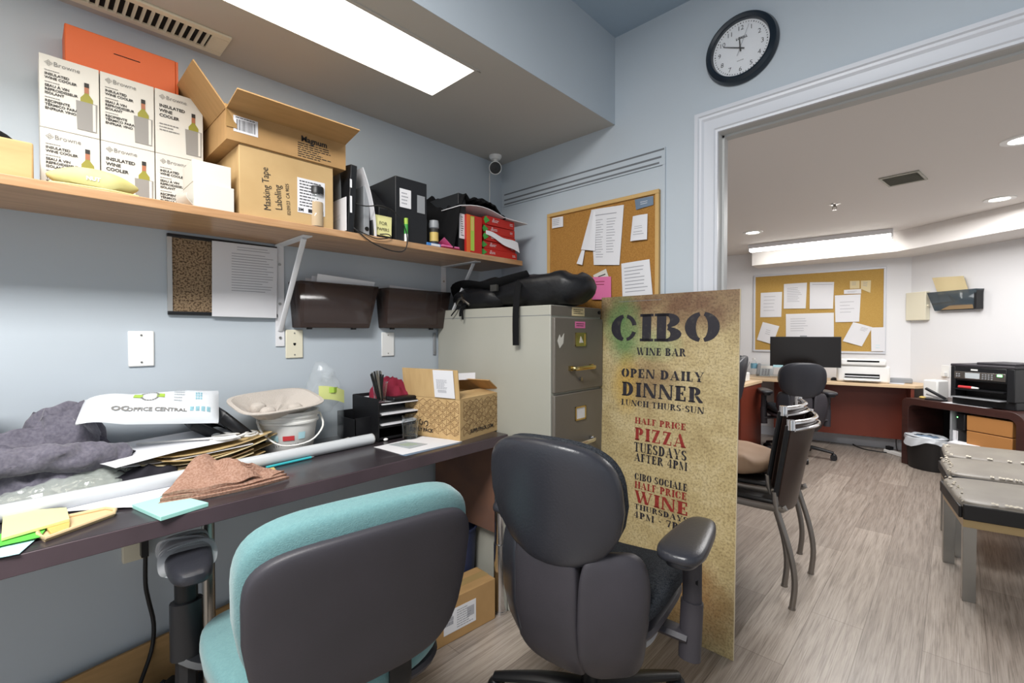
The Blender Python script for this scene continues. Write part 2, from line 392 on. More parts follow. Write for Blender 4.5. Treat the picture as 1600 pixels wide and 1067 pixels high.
col = mix(nt, math_('MULTIPLY', blob(.10, 1.22, .11, .18), .85), col, '#5f8a55')
col = mix(nt, math_('MULTIPLY', blob(.27, 1.16, .12, .08), .6), col, '#7fa071')
col = mix(nt, math_('MULTIPLY', blob(.12, .98, .08, .14), .6), col, '#cfa948')
col = mix(nt, math_('MULTIPLY', blob(.42, .16, .2, .2), .75), col, '#8a5b2b')
col = mix(nt, .5, col, ramp(nt, n2.outputs[0], [(.38, '#6d5c3e'), (.5, '#e8e0d0'), (.6, '#ffffff')]), 'MULTIPLY')
nt.links.new(col, b.inputs['Base Color'])

# ---------------------------------------------------------------- the rooms
YB = .10                                   # thickness of the wall between the rooms
F1 = V((1.55020, 4.38210)); RB = V((.9942, .1076)); RD = V((.774, -.633))   # far corner, directions of the two far walls
struct('floor', MB().box(-2.2, 5.2, -3.8, 5.4, -.1, 0), 'vinyl_planks')
struct('wall_left', MB().box(-.12, 0, -3.8, 0, 0, 2.165), 'wall_blue')
mb = MB(); mb.box(-.12, 1.185, 0, YB/2, 0, 2.56); mb.box(1.185, 3.1, 0, YB/2, 2.005, 2.56); mb.box(3.1, 3.7, 0, YB/2, 0, 2.56)
struct('wall_back', mb, 'wall_blue')
mb = MB(); mb.box(-2.2, 1.185, YB/2, YB, 0, 2.3); mb.box(1.185, 3.1, YB/2, YB, 2.005, 2.3); mb.box(3.1, 3.7, YB/2, YB, 0, 2.3)
struct('wall_front', mb, 'wall_white')
struct('ceiling', MB().box(.737, 3.7, -3.8, 0, 2.56, 2.62), 'ceiling_blue')
mb = MB(); mb.box(-.12, .735, -3.8, 0, 2.165, 2.62)
struct('ceiling', mb, 'ceiling_paint')
struct('wall_bulkhead', MB().box(.735, .737, -3.8, 0, 2.1645, 2.56), 'wall_blue')
struct('wall_right', MB().box(3.7, 3.8, -3.8, YB, 0, 2.62), 'wall_blue')
# door casing with stepped profile, mitred at the corner
prof = [(0, 0), (0, .012), (.008, .014), (.012, .019), (.03, .016), (.05, .017), (.058, .024), (.066, .026), (.07, .032), (.0835, .032), (.0835, 0)]
mb = MB(); vs_ = []
xa, xb, zt = 1.201, 3.085, 1.9913
for q, d in prof:
    vs_ += [(xa-q, -d, 0), (xa-q, -d, zt+q), (xb+q, -d, zt+q), (xb+q, -d, 0)]
mb.add(vs_, [(4*i+k, 4*i+k+1, 4*i+k+5, 4*i+k+4) for i in range(len(prof)-1) for k in range(3)])
struct('trim_1', mb, 'trim_white', smooth=20)
mb = MB(); mb.box(1.185, 1.2, 0, YB+.004, 0, zt+.012); mb.box(1.2, 3.085, 0, YB+.004, zt, zt+.012); mb.box(3.085, 3.1, 0, YB+.004, 0, zt+.012)
mb.box(1.2, 1.208, .042, .066, 0, zt); mb.box(1.2, 3.085, .042, .066, zt-.008, zt)
struct('door_1', mb, 'jamb_grey')
# blind casing above the cork board: flat boards with three dark grooves, ending at a vertical edge
mb = MB(); mb.box(.02, .984, -.008, 0, 1.922, 1.994); mb.box(.972, .984, -.008, 0, 0, 1.9215)
for x0, x1, z0, z1 in ((.03, .980, 1.983, 1.9905), (.03, .968, 1.952, 1.9605), (.03, .958, 1.929, 1.937)): mb.box(x0, x1, -.0086, -.0081, z0, z1, 1)
struct('trim_2', mb, ['wall_blue', 'groove'])
# back room
struct('ceiling', MB().box(-2.2, 5.2, YB, 5.4, 2.18, 2.3), 'ceiling_white')
def slab(p, q, z0, z1, th, side=1):
    p, q = V(p), V(q); d = (q-p).normalized(); n = V((-d.y, d.x))*side*th
    return [tuple(p), tuple(q), tuple(q+n), tuple(p+n)]
L0 = F1 - RB*3.6; R0 = F1 + RD*3.3
struct('wall_far', MB().prism(slab(L0, F1 + RB*.1, 0, 1, .1), 0, 2.18), 'wall_white')
struct('wall_diagonal', MB().prism(slab(F1, R0, 0, 1, .1), 0, 2.18), 'wall_white')
struct('wall_far_left', MB().box(-2.2, -2.1, YB, 5.2, 0, 2.18), 'wall_white')
struct('baseboard_far', MB().prism(slab(L0, F1, 0, 1, .012, -1), 0, .1), 'trim_white')
struct('baseboard_diagonal', MB().prism(slab(F1, R0, 0, 1, .012, -1), 0, .1), 'trim_white')
s1, s2, s3 = V((0.1785, 3.9068, 1.9900)).xy, V((1.4623, 3.8795, 1.9900)).xy, V((2.2428, 3.2569, 1.9900)).xy
s4 = s3 + (s3-s2).normalized()*2.2
e0 = s1 + V((-RB.y, RB.x))*((F1-s1).dot(V((-RB.y, RB.x))))
struct('trim_3', MB().prism([tuple(p) for p in (s1, s2, s3, s4, R0, F1, e0)], 1.99, 2.179), 'ceiling_white')

# ---------------------------------------------------------------- ceiling things, clock, camera
t = root('ceiling_light', 'long recessed ceiling light panel above the shelf', 'light', TR(.475, -1.75, 2.165))
mb = MB()
for x0, x1, y0, y1 in ((-.14, -.126, -1.02, 1.02), (.126, .14, -1.02, 1.02), (-.126, .126, -1.02, -1.006), (-.126, .126, 1.006, 1.02)): mb.box(x0, x1, y0, y1, -.004, 0)
mb.build('frame', 'ceiling_paint', t); MB().box(-.126, .126, -1.006, 1.006, -.003, -.001).build('diffuser', 'lamp_a', t)
mb = MB(); mb.cyl((.134, 1.012, -.004), (.134, 1.03, -.004), .002); mb.build('latch', 'steel', t)
t = root('air_vent', 'cream ceiling air vent with short dark slots beside the light panel', 'vent', TR(.107, -1.70, 2.165))
mb = MB(); mb.box(-.068, -.045, -.29, .29, -.008, 0); mb.box(.045, .068, -.29, .29, -.008, 0); mb.box(-.045, .045, -.29, -.24, -.008, 0); mb.box(-.045, .045, .24, .29, -.008, 0)
mb.build('frame', 'cream_plastic', t, bev=.002); MB().box(-.045, .045, -.24, .24, -.002, -.0005).build('backing', 'dark_hole', t)
for i in range(24):
    y = -.24 + .48*(i+.5)/24
    s = MB(); s.boxm(Matrix.Translation((0, y, -.004)) @ Matrix.Rotation(.6, 4, 'X'), .09, .0025, .012); s.build('slat', 'cream_plastic', t)
# clock
CK = frame((1.2835, 0, 2.277), (1, 0, 0))
t = root('wall_clock', 'round wall clock with black rim and white face above the doorway', 'clock', CK)
MB().lathe([(.102, 0), (.128, 0), (.13, .008), (.124, .026), (.113, .034), (.104, .03), (.1, .014)], n=64).build('rim', 'clockblack', t)
mb = MB(); mb.lathe([(0, .014), (.102, .014)], n=48); mb.lathe([(0, .001), (.103, .001)], n=48)
for k in range(1, 13):
    a = PI/2 - k*PI/6; mb.text(str(k), .024, .076*math.cos(a), .076*math.sin(a)-.009, .0146, 1)
for k in range(60):
    a = k*PI/30; p = V((math.cos(a), math.sin(a), 0)); q = V((-p.y, p.x, 0)); r0, r1, h = .0905, .0945, (.0013 if k % 5 else .0022)
    mb.add([p*r0-q*h+V((0, 0, .0146)), p*r1-q*h+V((0, 0, .0146)), p*r1+q*h+V((0, 0, .0146)), p*r0+q*h+V((0, 0, .0146))], [(0, 1, 2, 3)], 1)
mb.text('LORELL', .012, .004, .034, .0146, 1, bold=.0006)
mb.lines(-.012, .012, -.047, -.042, 1, .0146, 1, jag=0)
mb.build('dial', ['clock_face', 'ink_dark'], t)
def hand(L, back, wd, ang, z, nm, m_):
    s = MB(); s.M = Matrix.Rotation(ang, 4, 'Z'); s.prism([(-wd, -back), (wd, -back), (wd*.6, L), (-wd*.6, L)], z, z+.0012); s.build(nm, m_, t)
hand(.042, .012, .0028, math.radians(5), .016, 'hour_hand', 'ink_dark'); hand(.066, .016, .0022, math.radians(66), .0175, 'minute_hand', 'ink_dark'); hand(.082, .028, .0007, math.radians(-22), .019, 'second_hand', 'ink')
MB().cyl((0, 0, .014), (0, 0, .022), .004).build('hub', 'ink_dark', t)
MB().lathe([(0, .029), (.05, .028), (.102, .024)], n=48).build('lens', mat('lens', '#ffffff', .03, alpha=.06, spec=.8), t)
# security camera hung in the corner
t = root('security_camera', 'small white ball security camera in the ceiling corner', 'camera', TR(.073, -.12, 2.165))
MB().lathe([(0, -.022), (.026, -.02), (.034, -.008), (.034, 0)]).build('mount', 'white_plastic', t)
s = MB(); s.cyl((0, 0, -.02), (.003, -.004, -.045), .012); s.build('neck', 'white_plastic', t)
dv = V((1.0, -1.0, -.45)).normalized(); c0 = V((.006, -.006, -.068)); Mc = Matrix.Translation(c0) @ dv.to_track_quat('Z', 'Y').to_matrix().to_4x4()
s = MB(); s.M = Mc; s.lathe([(0, -.03), (.02, -.027), (.03, -.012), (.034, .004), (.034, .016), (.03, .018)]); s.build('housing', 'white_plastic', t)
s = MB(); s.M = Mc; s.lathe([(0, .019), (.012, .021), (.03, .0175)]); s.lathe([(0, .0235), (.01, .022)]); s.build('lens', 'black_plastic', t)
s = MB(); s.tube([(-.03, -.004, -.05), (-.04, -.004, -.09), (-.045, .0, -.15), (-.045, .0, -.24), (-.05, .0, -.32)], .002); s.build('cable', 'white_cord', t)

# ---------------------------------------------------------------- shelf
SZ = 1.57
t = root('wall_shelf', 'long light wood wall shelf on white brackets crowded with boxes', 'shelf', TR(0, 0, SZ))
MB().box(.001, .306, -3.0, -.158, -.025, 0).build('board', 'shelf_wood', t, bev=.002)
for y in (-1.209, -.4206):
    s = MB(); s.box(.002, .006, y-.016, y+.016, -.412, -.026); s.box(.002, .264, y-.016, y+.016, -.030, -.026)
    for z in (-.1, -.25, -.38): s.cyl((.006, y, z), (.009, y, z), .005, mi=1)
    b_ = s.build('bracket', ['white_metal', 'steel'], t)
    s = MB(); s.tube([(.008, y, -.352), (.232, y, -.034)], .0085, sm=1, flat=(1.2, .55)); s.build('brace', 'white_metal', b_)
# far left: tan box with a dark cap on it
t = tag(MB().box(0, .17, 0, .33, 0, 0.09600).build('cardboard_box', 'card_light', None, TR(.09, -2.195, SZ), bev=.004), 'plain tan carton at the far left end of the shelf', 'box')
zc = 1.66600
t = root('black_hat', 'dark rounded hat lying on the tan carton at far left', 'cap', TR(.15, -1.985, zc))
MB().ell((0, 0, .0), .08, .10, .055, 1, fn=lambda p: V((p.x, p.y, max(p.z, 0)))).build('crown', 'black_cloth', t); MB().ell((.075, .0, .004), .05, .075, .004).build('brim', 'black_cloth', t)
# wine cooler boxes, three over three
ys = (-1.852, -1.731, -1.607, -1.4815)
pos = ('leftmost', 'middle', 'rightmost')
def wine_box(c, r_, y0, y1, z0, z1):
    wd, h = y1-y0-.0025, z1-z0-.001
    M_ = frame((.128, (y0+y1)/2, z0), (0, 1, 0))
    t = root('wine_cooler_box', f'white wine cooler box with bottle picture, {pos[c]} of the {"top" if r_ else "bottom"} row of six', 'box', M_, 'white wine cooler boxes on the shelf')
    mb = MB(); mb.box(-wd/2, wd/2, 0, h, -.12, 0); mb.build('carton', 'white_card', t, bev=.0012)
    mb = MB(); x0 = -wd/2+.01
    mb.text('Browne', .0165, x0+.017, h-.026, .0012, 1, 'LEFT')
    for q in range(4):
        s_ = mb.M; mb.M = Matrix.Translation((x0+.008, h-.021, .0012)) @ Matrix.Rotation(PI/4+q*PI/2, 4, 'Z')
        for a, b_, c_, d_ in ((.0008, .0056, .0008, .0016), (.0008, .0016, .0008, .0056), (.0048, .0056, .0008, .0056), (.0008, .0056, .0048, .0056)): mb.rect(a, b_, c_, d_, 0, 1)
        mb.M = s_
    if (c, r_) in ((2, 1), (1, 0)):
        for k, q in enumerate(('INSULATED', 'WINE', 'COOLER')): mb.text(q, .0125, x0, h-.052-k*.0145, .0012, 0, 'LEFT', bold=.0004)
        mb.lines(x0, x0+.05, h-.125, h-.098, 3, .0012, 1)
    else:
        yy = h-.046
        for q in (('INSULATED', 'WINE COOLER'), ('SEAU \u00c0 VIN', 'REFROIDISSEUR', 'ISOLANT'), ('RECIPIENTE', 'T\u00c9RMICO PARA', 'ENFRIAR VINO')):
            mb.lines(x0, x0+.03, yy+.003, yy+.008, 1, .0012, 1); yy -= .007
            for l_ in q: mb.text(l_, .0092, x0, yy, .0012, 0, 'LEFT', bold=.0003); yy -= .0098
            yy -= .004
    bx, by = wd/2-.026, .015
    mb.prism([(bx-.02, by), (bx+.02, by), (bx+.022, by+.078), (bx-.022, by+.078)], .0009, .0013, 2)
    mb.prism([(bx-.013, by+.078), (bx+.013, by+.078), (bx+.013, by+.088), (bx+.005, by+.1), (bx+.0045, by+.128), (bx-.0045, by+.128), (bx-.005, by+.1), (bx-.013, by+.088)], .0009, .0012, 3)
    mb.rect(bx-.0047, bx+.0047, by+.103, by+.131, .0015, 4); mb.rect(bx-.005, bx+.005, by+.119, by+.131, .0018, 0)
    mb.rect(bx+.012, bx+.018, by+.002, by+.076, .0016, 5)
    mb.build('print', ['dark_print', 'grey_print', 'metal_print', 'bottle_print', 'neck_print', 'white_card'], t, smooth=0)
for c in range(3):
    wine_box(c, 0, ys[c], ys[c+1], SZ, 1.7525); wine_box(c, 1, ys[c], ys[c+1], 1.7525, 1.9466)
# orange box lying on the wine boxes
y0, y1 = -1.80000, -1.54850
t = root('orange_box', 'flat orange carton lying on top of the wine cooler boxes', 'box', TR(.105, (y0+y1)/2, 1.947)); hw = (y1-y0)/2; hh = 0.11050
s = MB(); s.box(-.1, 0, -hw, hw, 0, hh); s.build('carton', 'orange_card', t, bev=.003)
s = MB(); s.box(-.001, .0008, -hw*.18, hw*.3, hh*.62, hh*.64); s.build('slot', 'dark_hole', t)
s = MB(); s.box(-.09, -.0, hw, hw+.006, hh*.05, hh*.98); s.build('end_flap', 'orange_card', t)
# yellow pouch in front
yp0, yp1 = -1.84910, -1.66150
t = root('yellow_pouch', 'soft yellow-green plastic pouch lying at the front edge of the shelf', 'pouch', TR(.262, (yp0+yp1)/2, SZ)); L = (yp1-yp0)/2
s = MB(); s.ell((0, 0, .026), .034, L*.96, .034, .85, 40, 14, fn=lambda p: V((p.x*(1-.35*(p.y/L)**2), p.y, p.z*(1-.62*abs(p.y/L)**2.2)+.004*noise.noise(V((p.x*30, p.y*26, 1))) if p.z > -.02 else p.z*.75))); s.build('bag', 'yellow_cloth', t)
s = MB(); s.M = frame((.033, -.005, .03), (0, 1, 0)); s.text('NUT', .013, 0, -.008, .002, bold=.0006); s.build('lettering', 'paper', t)
s = MB(); s.tube([(.02, -L*.9, .004), (.036, -L*.3, .003), (.036, L*.4, .003), (.018, L*.92, .004)], .0035); s.build('seam', 'yellow_cloth', t)
# two small white boxes
t = root('small_white_box', 'small white carton with torn end, lower of two before the wine boxes', 'box', TR(.298, 0, SZ), 'small white cartons on the shelf')
ya, yb = -1.54630, -1.44340
s = MB(); s.box(-.13, 0, ya, yb, .001, 0.07190); s.build('carton', 'white_card', t, bev=.001)
s = MB(); s.sheet(lambda u, v: (-.13+.13*u, ya-.002-.016*math.sin(v*2), .004+v*.052*(1-.4*u)), 6, 6, .001); s.build('torn_flap', 'white_card', t)
zz = 1.64290
t = tag(MB().box(-.12, 0, -1.54680, -1.44880, 0, 1.70230-zz+.004).build('small_white_box', 'white_card', None, TR(.29, 0, zz), bev=.001), 'plain small white carton, upper of two before the wine boxes', 'box', 'small white cartons on the shelf')

def handwriting(mb, strokes, sc_, ox, oy, th=.0016, z=.0012, mi=1, rot=0.):
    R = Matrix.Rotation(rot, 4, 'Z')
    for st in strokes:
        P = [R @ V((x*sc_, y*sc_, 0)) + V((ox, oy, z)) for x, y in st]
        for a, b in zip(P, P[1:]):
            d = (b-a)
            if d.length < 1e-6: continue
            d.normalize(); n = V((-d.y, d.x, 0))*th/2; mb.add([a-n-d*th*.3, b-n+d*th*.3, b+n+d*th*.3, a+n-d*th*.3], [(0, 1, 2, 3)], mi)
# lower carton
yl, yr = -1.4275, -1.131
M_ = frame((.292, (yl+yr)/2, SZ), (0, 1, 0)); W2 = (yr-yl)/2; H = .214
t = root('lower_carton', 'closed brown carton with black marker handwriting and a shipping label, under the open carton', 'box', M_)
s = MB(); s.box(-W2, W2, 0, H, -.26, 0)
s.build('carton', 'card_light', t, bev=.002)
s = MB(); s.box(-W2*.97, W2, H, H+.003, -.26, .0); s.build('top_flap', 'card_light', t)
s = MB()
for q, (tx, sz, xx, yy) in enumerate((('Masking Tape', .03, -.062, .095), ('Labeling', .03, -.026, .075), ('02/09/23  CA 9025', .016, .0, .075))): s.text(tx, sz, xx, yy, .0012, 0, rot=PI/2+.06, sx=.82)
s.build('handwriting', 'dark_print', t)
s = MB(); s.box(.025, .118, .04, .155, .0003, .0012)
s.lines(.032, .112, .06, .15, 9, .0015, 1, seed=4); s.text('3M', .014, .036, .045, .0016, 1, bold=.0006); s.rect(.06, .112, .044, .056, .0015, 1)
s.build('shipping_label', ['paper', 'ink_dark'], t)
# upper open carton with flaps
yl, yr = -1.462, -1.088; zb = SZ + H + .0035
M_ = frame((.300, (yl+yr)/2, zb), (0, 1, 0)); W2 = (yr-yl)/2; H2 = .092
t = root('open_carton', 'open brown carton with raised flaps and barcode sticker, stacked on the lower carton', 'box', M_)
s = MB(); e = .004
s.box(-W2, W2, 0, e, -.28, 0); s.box(-W2, W2, e, H2, -e, 0); s.box(-W2, W2, e, H2, -.28, -.28+e); s.box(-W2, -W2+e, e, H2, -.28+e, -e); s.box(W2-e, W2, e, H2, -.28+e, -e)
s.build('carton', 'card', t)
def flap(o, r_, u_, wd, L, nm='flap', skew=0.):
    q = MB(); q.M = frame(o, r_, u_); q.prism([(0, 0), (wd, 0), (wd-skew, L), (skew, L)], -.002, .002); return q.build(nm, 'card', t)
flap((-W2, H2, 0), (1, 0, 0), (0, .18, .98), W2*2, .105)
flap((-W2, H2, -.28), (0, 0, 1), (-.62, .8, 0), .28, .135)
flap((W2, H2, 0), (0, 0, -1), (.35, .94, 0), .2, .07, skew=.03)
s = MB(); s.box(-W2+.018, -W2+.086, .028, .076, .0003, .0011)
for k in range(16): s.rect(-W2+.026+k*.0033, -W2+.026+k*.0033+random.Random(k).uniform(.0008, .0022), .034, .066, .0015, 1)
s.lines(-W2+.024, -W2+.08, .068, .075, 1, .0015, 1); s.build('barcode_sticker', ['paper', 'ink_dark'], t)
s = MB(); s.text('Magnum', .026, .075, .058, .0012, 0, bold=.0007); s.lines(.02, .135, .004, .054, 7, .0012, 0, seed=8); s.build('print', 'dark_print', t)
s = MB(); s.sheet(lambda u, v: (-W2-.003+.03*u, H2*.4+v*.07, .002+.012*math.sin(u*3+v*4)*v), 7, 7, .001); s.build('torn_corner', 'card_inner', t)
# spice jar
t = root('spice_jar', 'clear spice jar of tan powder with black lid before the cartons', 'jar', TR(.285, -1.187, SZ))
s = MB(); s.lathe([(0, .001), (.0215, .001), (.0225, .006), (.0225, .045), (.021, .05), (.0225, .056), (.0225, .098), (.0195, .106), (.0195, .112)]); s.build('glass', 'clear_plastic', t)
s = MB(); s.lathe([(0, .003), (.0205, .003), (.0205, .085), (0, .087)]); s.build('spice', 'spice', t)
s = MB(); s.lathe([(.0235, .112), (.0235, .135), (.022, .138), (0, .139)]); s.build('lid', 'black_plastic', t)
# magazine file, papers, slanted file
y_ = -1.07000
t = root('magazine_file', 'black magazine file with white lower label beside the cartons', 'file', TR(.06, y_, SZ))
s = MB(); s.M = Matrix.Rotation(.06, 4, 'X'); s.prism([(0, 0), (.24, 0), (.24, .245), (.16, .255), (0, .255)], -.012, .012); 
for i, p in enumerate(s.v): s.v[i] = V((p.x, p.z*1.0, p.y))
s.build('body', 'black_plastic', t, bev=.002)
s = MB(); s.sheet(lambda u, v: (.03+.212*u, -.0135-.001*math.sin(u*PI)-.004, .004+.12*v), 5, 5, .0015); s.build('label', 'paper', t)
s = MB(); s.M = frame((.2415, 0, .0), (0, 1, 0)); s.rect(-.004, .004, .07, .13, .0012, 0); s.rect(-.004, .004, .16, .19, .0012, 0); s.build('spine_print', 'paper', t)
t = root('plastic_sleeve', 'clear plastic sleeve standing behind the black magazine file', 'sleeve', TR(.18, y_-.012, SZ))
s = MB(); s.sheet(lambda u, v: (.1*u-.02, -.012+.008*math.sin(v*4), .002+.33*v), 5, 9, .001); s.build('sheet', 'clear_plastic', t)
y_ = -0.99070
def tall_paper(name, label, xs, yb_, yt, h, m_, th):
    s = MB(); s.sheet(lambda u, v: (xs[0]+(xs[1]-xs[0])*u, yb_+(yt-yb_)*(1-v)**1.0*0+(yt-yb_)*v*v, .002+h*v), 4, 12, th); return tag(s.build(name, m_, None, TR(0, 0, SZ)), label, 'paper')
tall_paper('curled_paper', 'tall white paper curling as it stands beside the black magazine file', (.12, .295), -0.96520, -1.01870, 0.24560, 'paper', .0025)
t = root('grey_folder', 'grey plastic folder leaning behind the curled white paper', 'folder', TR(.05, y_, SZ))
s = MB(); s.box(0, .22, -.012, .012, 0, .19); s.build('cover', 'grey_plastic', t, bev=.002); s = MB(); s.cyl((.2201, 0, .03), (.222, 0, .03), .008); s.build('finger_hole', 'dark_hole', t)
ya, yb = -0.92160, -0.85850
t = root('slanted_file', 'black slant-topped magazine file between the curled paper and large box file', 'file', TR(.02, (ya+yb)/2, SZ))
s = MB(); s.prism([(0, 0), (.22, 0), (.22, .13), (.10, .235), (0, .235)], -(yb-ya)/2, (yb-ya)/2)
for i, p in enumerate(s.v): s.v[i] = V((p.x, p.z, p.y))
s.f = [f[::-1] for f in s.f]; s.build('body', 'black_plastic', t, bev=.002); MB().box(.02, .2, -(yb-ya)/2+.003, (yb-ya)/2-.003, .002, .125).build('contents', 'dark_hole', t)
ya, yb = -0.96970, -0.88670
t = root('card_box', 'small black card box with a yellow handwritten note, on the shelf front', 'box', TR(.205, (ya+yb)/2, SZ))
MB().box(0, .075, -(yb-ya)/2-.004, (yb-ya)/2, 0, .066).build('body', 'black_plastic', t, bev=.002)
s = MB(); s.M = frame((.0755, -.002, .04), (0, 1, 0)); hw = (yb-ya)/2*.9; s.sheet(lambda u, v: (hw*(2*u-1), -.028+.075*v, .002+.003*v*v), 5, 6, .0008)
s.text('FOR', .018, 0, .012, .0056, 1); s.text('PAPERS', .016, 0, -.01, .0045, 1); s.build('note', ['yellow_note', 'ink_dark'], t)
# large black box file
ya, yb = -0.88140, -0.73270; hz = 0.25200
t = root('box_file', 'large black box file standing upright with a white label on its spine', 'file', TR(.295, (ya+yb)/2, SZ)); hw = (yb-ya)/2
MB().box(-.27, 0, -hw, hw, 0, hz).build('case', 'black_plastic', t, bev=.002)
s = MB(); s.M = frame((.0005, 0, 0), (0, 1, 0)); s.box(-hw*.75, -hw*.05, hz*.53, hz*.82, 0, .001); s.lines(-hw*.65, -hw*.15, hz*.57, hz*.78, 4, .0015, 1, seed=6); s.build('white_label', ['paper', 'ink'], t)
s = MB(); s.M = frame((.0005, 0, 0), (0, 1, 0)); s.box(hw*.35, hw*.85, hz*.5, hz*.78, 0, .001); s.build('grey_label', 'grey_plastic', t)
t = root('glue_stick', 'green and yellow stick tube standing before the large black box file', 'glue stick', TR(.302, -0.83680, SZ)); t.location.x = .3
s = MB(); s.lathe([(0, 0), (.0075, 0), (.0075, .03)], n=16); s.build('cap', 'white_plastic', t); s = MB(); s.lathe([(.0078, .03), (.0078, .068)], n=16); s.build('sleeve', 'green_card', t)
s = MB(); s.lathe([(.0078, .068), (.0078, .092), (0, .092)], n=16); s.build('top', 'lime', t)
# spice grinder on a blue box
t = root('blue_box', 'thin blue and white carton lying flat under the spice grinder', 'box', TR(.27, -0.70050, SZ)); s = MB(); s.box(-.08, .03, -.035, .035, 0, .013); s.build('carton', mat('blue_card', '#3f7fc4', .5), t, bev=.001); s = MB(); s.box(.0301, .0306, -.015, .03, .002, .011); s.build('label', 'paper', t)
t = root('spice_grinder', 'black spice grinder with grey cap standing on the thin blue box', 'grinder', TR(.272, -0.67990, SZ+.0135))
s = MB(); s.lathe([(0, 0), (.019, 0), (.019, .06), (.016, .068)], n=24); s.build('bottle', 'pepper', t); s = MB(); s.lathe([(.017, .066), (.021, .07), (.021, .085), (.019, .1), (0, .101)], n=24); s.build('cap', 'grey_plastic', t)
s = MB(); s.lathe([(.0193, .012), (.0193, .05)], n=24); s.build('label', 'ruler', t)
for k, (nm, mm_, dz, lab) in enumerate((('maroon_booklet', 'maroon', 0, 'maroon booklet lying flat, lower of the two beside the red boxes'), ('pink_booklet', 'pink', .008, 'pink booklet lying flat, upper of the two beside the red boxes'))):
    tag(MB().box(-.1, .03-.006*k, -.05, .045, dz, dz+.0075).build(nm, mm_, None, TR(.272, -0.60490, SZ), bev=.001), lab, 'booklet')
t = tag(MB().sheet(lambda u, v: (.22+.07*u, -0.61890-.02+.04*v, .018+.03*(1-v)*u), 5, 7, .001).build('paper_scrap', 'pink', None, TR(0, 0, SZ)), 'curled pink-white paper strip on the booklets beside the grinder', 'paper')
# black binder with cloth over it
ya, yb = -0.56020, -0.50060
t = root('black_binder', 'black ring binder with white spine label partly under a black garment', 'binder', TR(.03, (ya+yb)/2, SZ)); s = MB(); s.box(0, .25, -.022, .022, 0, .26); s.build('cover', 'black_plastic', t, bev=.002)
s = MB(); s.M = frame((.2505, 0, 0), (0, 1, 0)); s.box(-.018, .018, .06, .17, 0, .001); s.lines(-.008, .008, .07, .16, 9, .0016, 1, seed=5, jag=.6); s.build('spine_label', ['paper', 'ink_dark'], t)
ym = -0.45070
s = MB()
def drape(u, v):
    y = ym-.15+.33*v; x = .03+.268*u
    top = .275+.035*noise.noise(V((u*2.1, v*4, 3)))
    z = top - .03*u
    dl = max(0, .22-v)/.22; z -= .26*dl**1.2*(.25+.75*u); dr = max(0, v-.8)/.2; z -= .06*dr
    y += .012*noise.noise(V((u*6, v*9, 1))); z += .02*noise.noise(V((u*5, v*14, 9)))
    return (x, y, z)
s.sheet(drape, 22, 34, .006); tag(s.build('black_garment', 'black_cloth', None, TR(0, 0, SZ)), 'black garment bunched over the black binder on the shelf', 'garment')
# red cartons
ya = -0.51740; yb = -0.42430; yc = -0.16750
t = root('upright_red_box', 'upright red box with orange and green stripes left of the red stack', 'box', TR(.295, (ya+yb)/2, SZ)); hw = (yb-ya)/2
s = MB(); s.box(-.2, 0, -hw, hw, 0, .17); s.build('carton', 'red_card', t, bev=.001)
s = MB(); s.box(0, .0006, -hw, -hw*.55, 0, .17); s.build('orange_stripe', 'orange_strip', t); s = MB(); s.box(0, .0007, -hw*.5, -hw*.02, .01, .165); s.box(0, .0009, -hw*.42, -hw*.1, .1, .16, 1); s.build('green_stripe', ['lime', 'ruler'], t)
zt_ = [0, .036, .072, .11, .148, .19]
lb = ('bottom', 'second from bottom', 'third from bottom', 'fourth from bottom', 'top')
for k in range(5):
    t = root('red_box', f'red carton with green end flap, {lb[k]} of the red stack at shelf end', 'box', TR(.285-.004*(k % 2), (yb+yc)/2, SZ+zt_[k], .02*(k % 3-1)), 'stacked red cartons at the shelf end'); hw = (yc-yb)/2-.012-.004*k; h = zt_[k+1]-zt_[k]-.001
    s = MB(); s.box(-.2, 0, -hw+.012, hw, 0, h); s.build('carton', 'red_card', t, bev=.0015)
    s = MB(); s.M = frame((.0005, 0, 0), (0, 1, 0)); s.prism([(-hw+.002, h*.06), (-hw+.03, h*.5), (-hw+.002, h*.94), (-hw-.008, h*.5)], 0, .0012); s.build('end_flap', 'green_card', t)
    s = MB(); s.M = frame((.0005, 0, 0), (0, 1, 0))
    for q in range(3):
        a = PI/2+q*2*PI/3; s.lathe([(.003, 0), (.0045, 0)], c=(-hw+.055+.006*math.cos(a), h*.55+.006*math.sin(a), .0015), n=10, mi=0)
    s.lines(-hw+.066, -hw+.09, h*.35, h*.7, 2, .0016, 0, seed=k); s.lines(hw-.035, hw-.012, h*.35, h*.7, 2, .0016, 0, seed=k+9); s.build('print', 'paper', t)
t = tag(MB().sheet(lambda u, v: (.29+.012*u*v, yb+.03+(yc-yb)*.85*v, .118-.018*u-.05*v*u*.7-.03*v+.004*math.sin(9*v)), 6, 12, .0012).build('torn_wrapper', 'paper', None, TR(0, 0, SZ)), 'torn white paper wrapper hanging across the red stack', 'paper')
s = MB(); y_0, y_1 = -0.56100, -0.11390
s.sheet(lambda u, v: (.17+.13*u, y_0+(y_1-y_0)*v, .198+.022*math.sin(PI*min(1, v*1.6))*(.4+.6*u)-.006*v), 8, 14, .003)
tag(s.build('magazine', ['paper'], None, TR(0, 0, SZ)), 'white-covered magazine lying on top of the red stack', 'magazine')
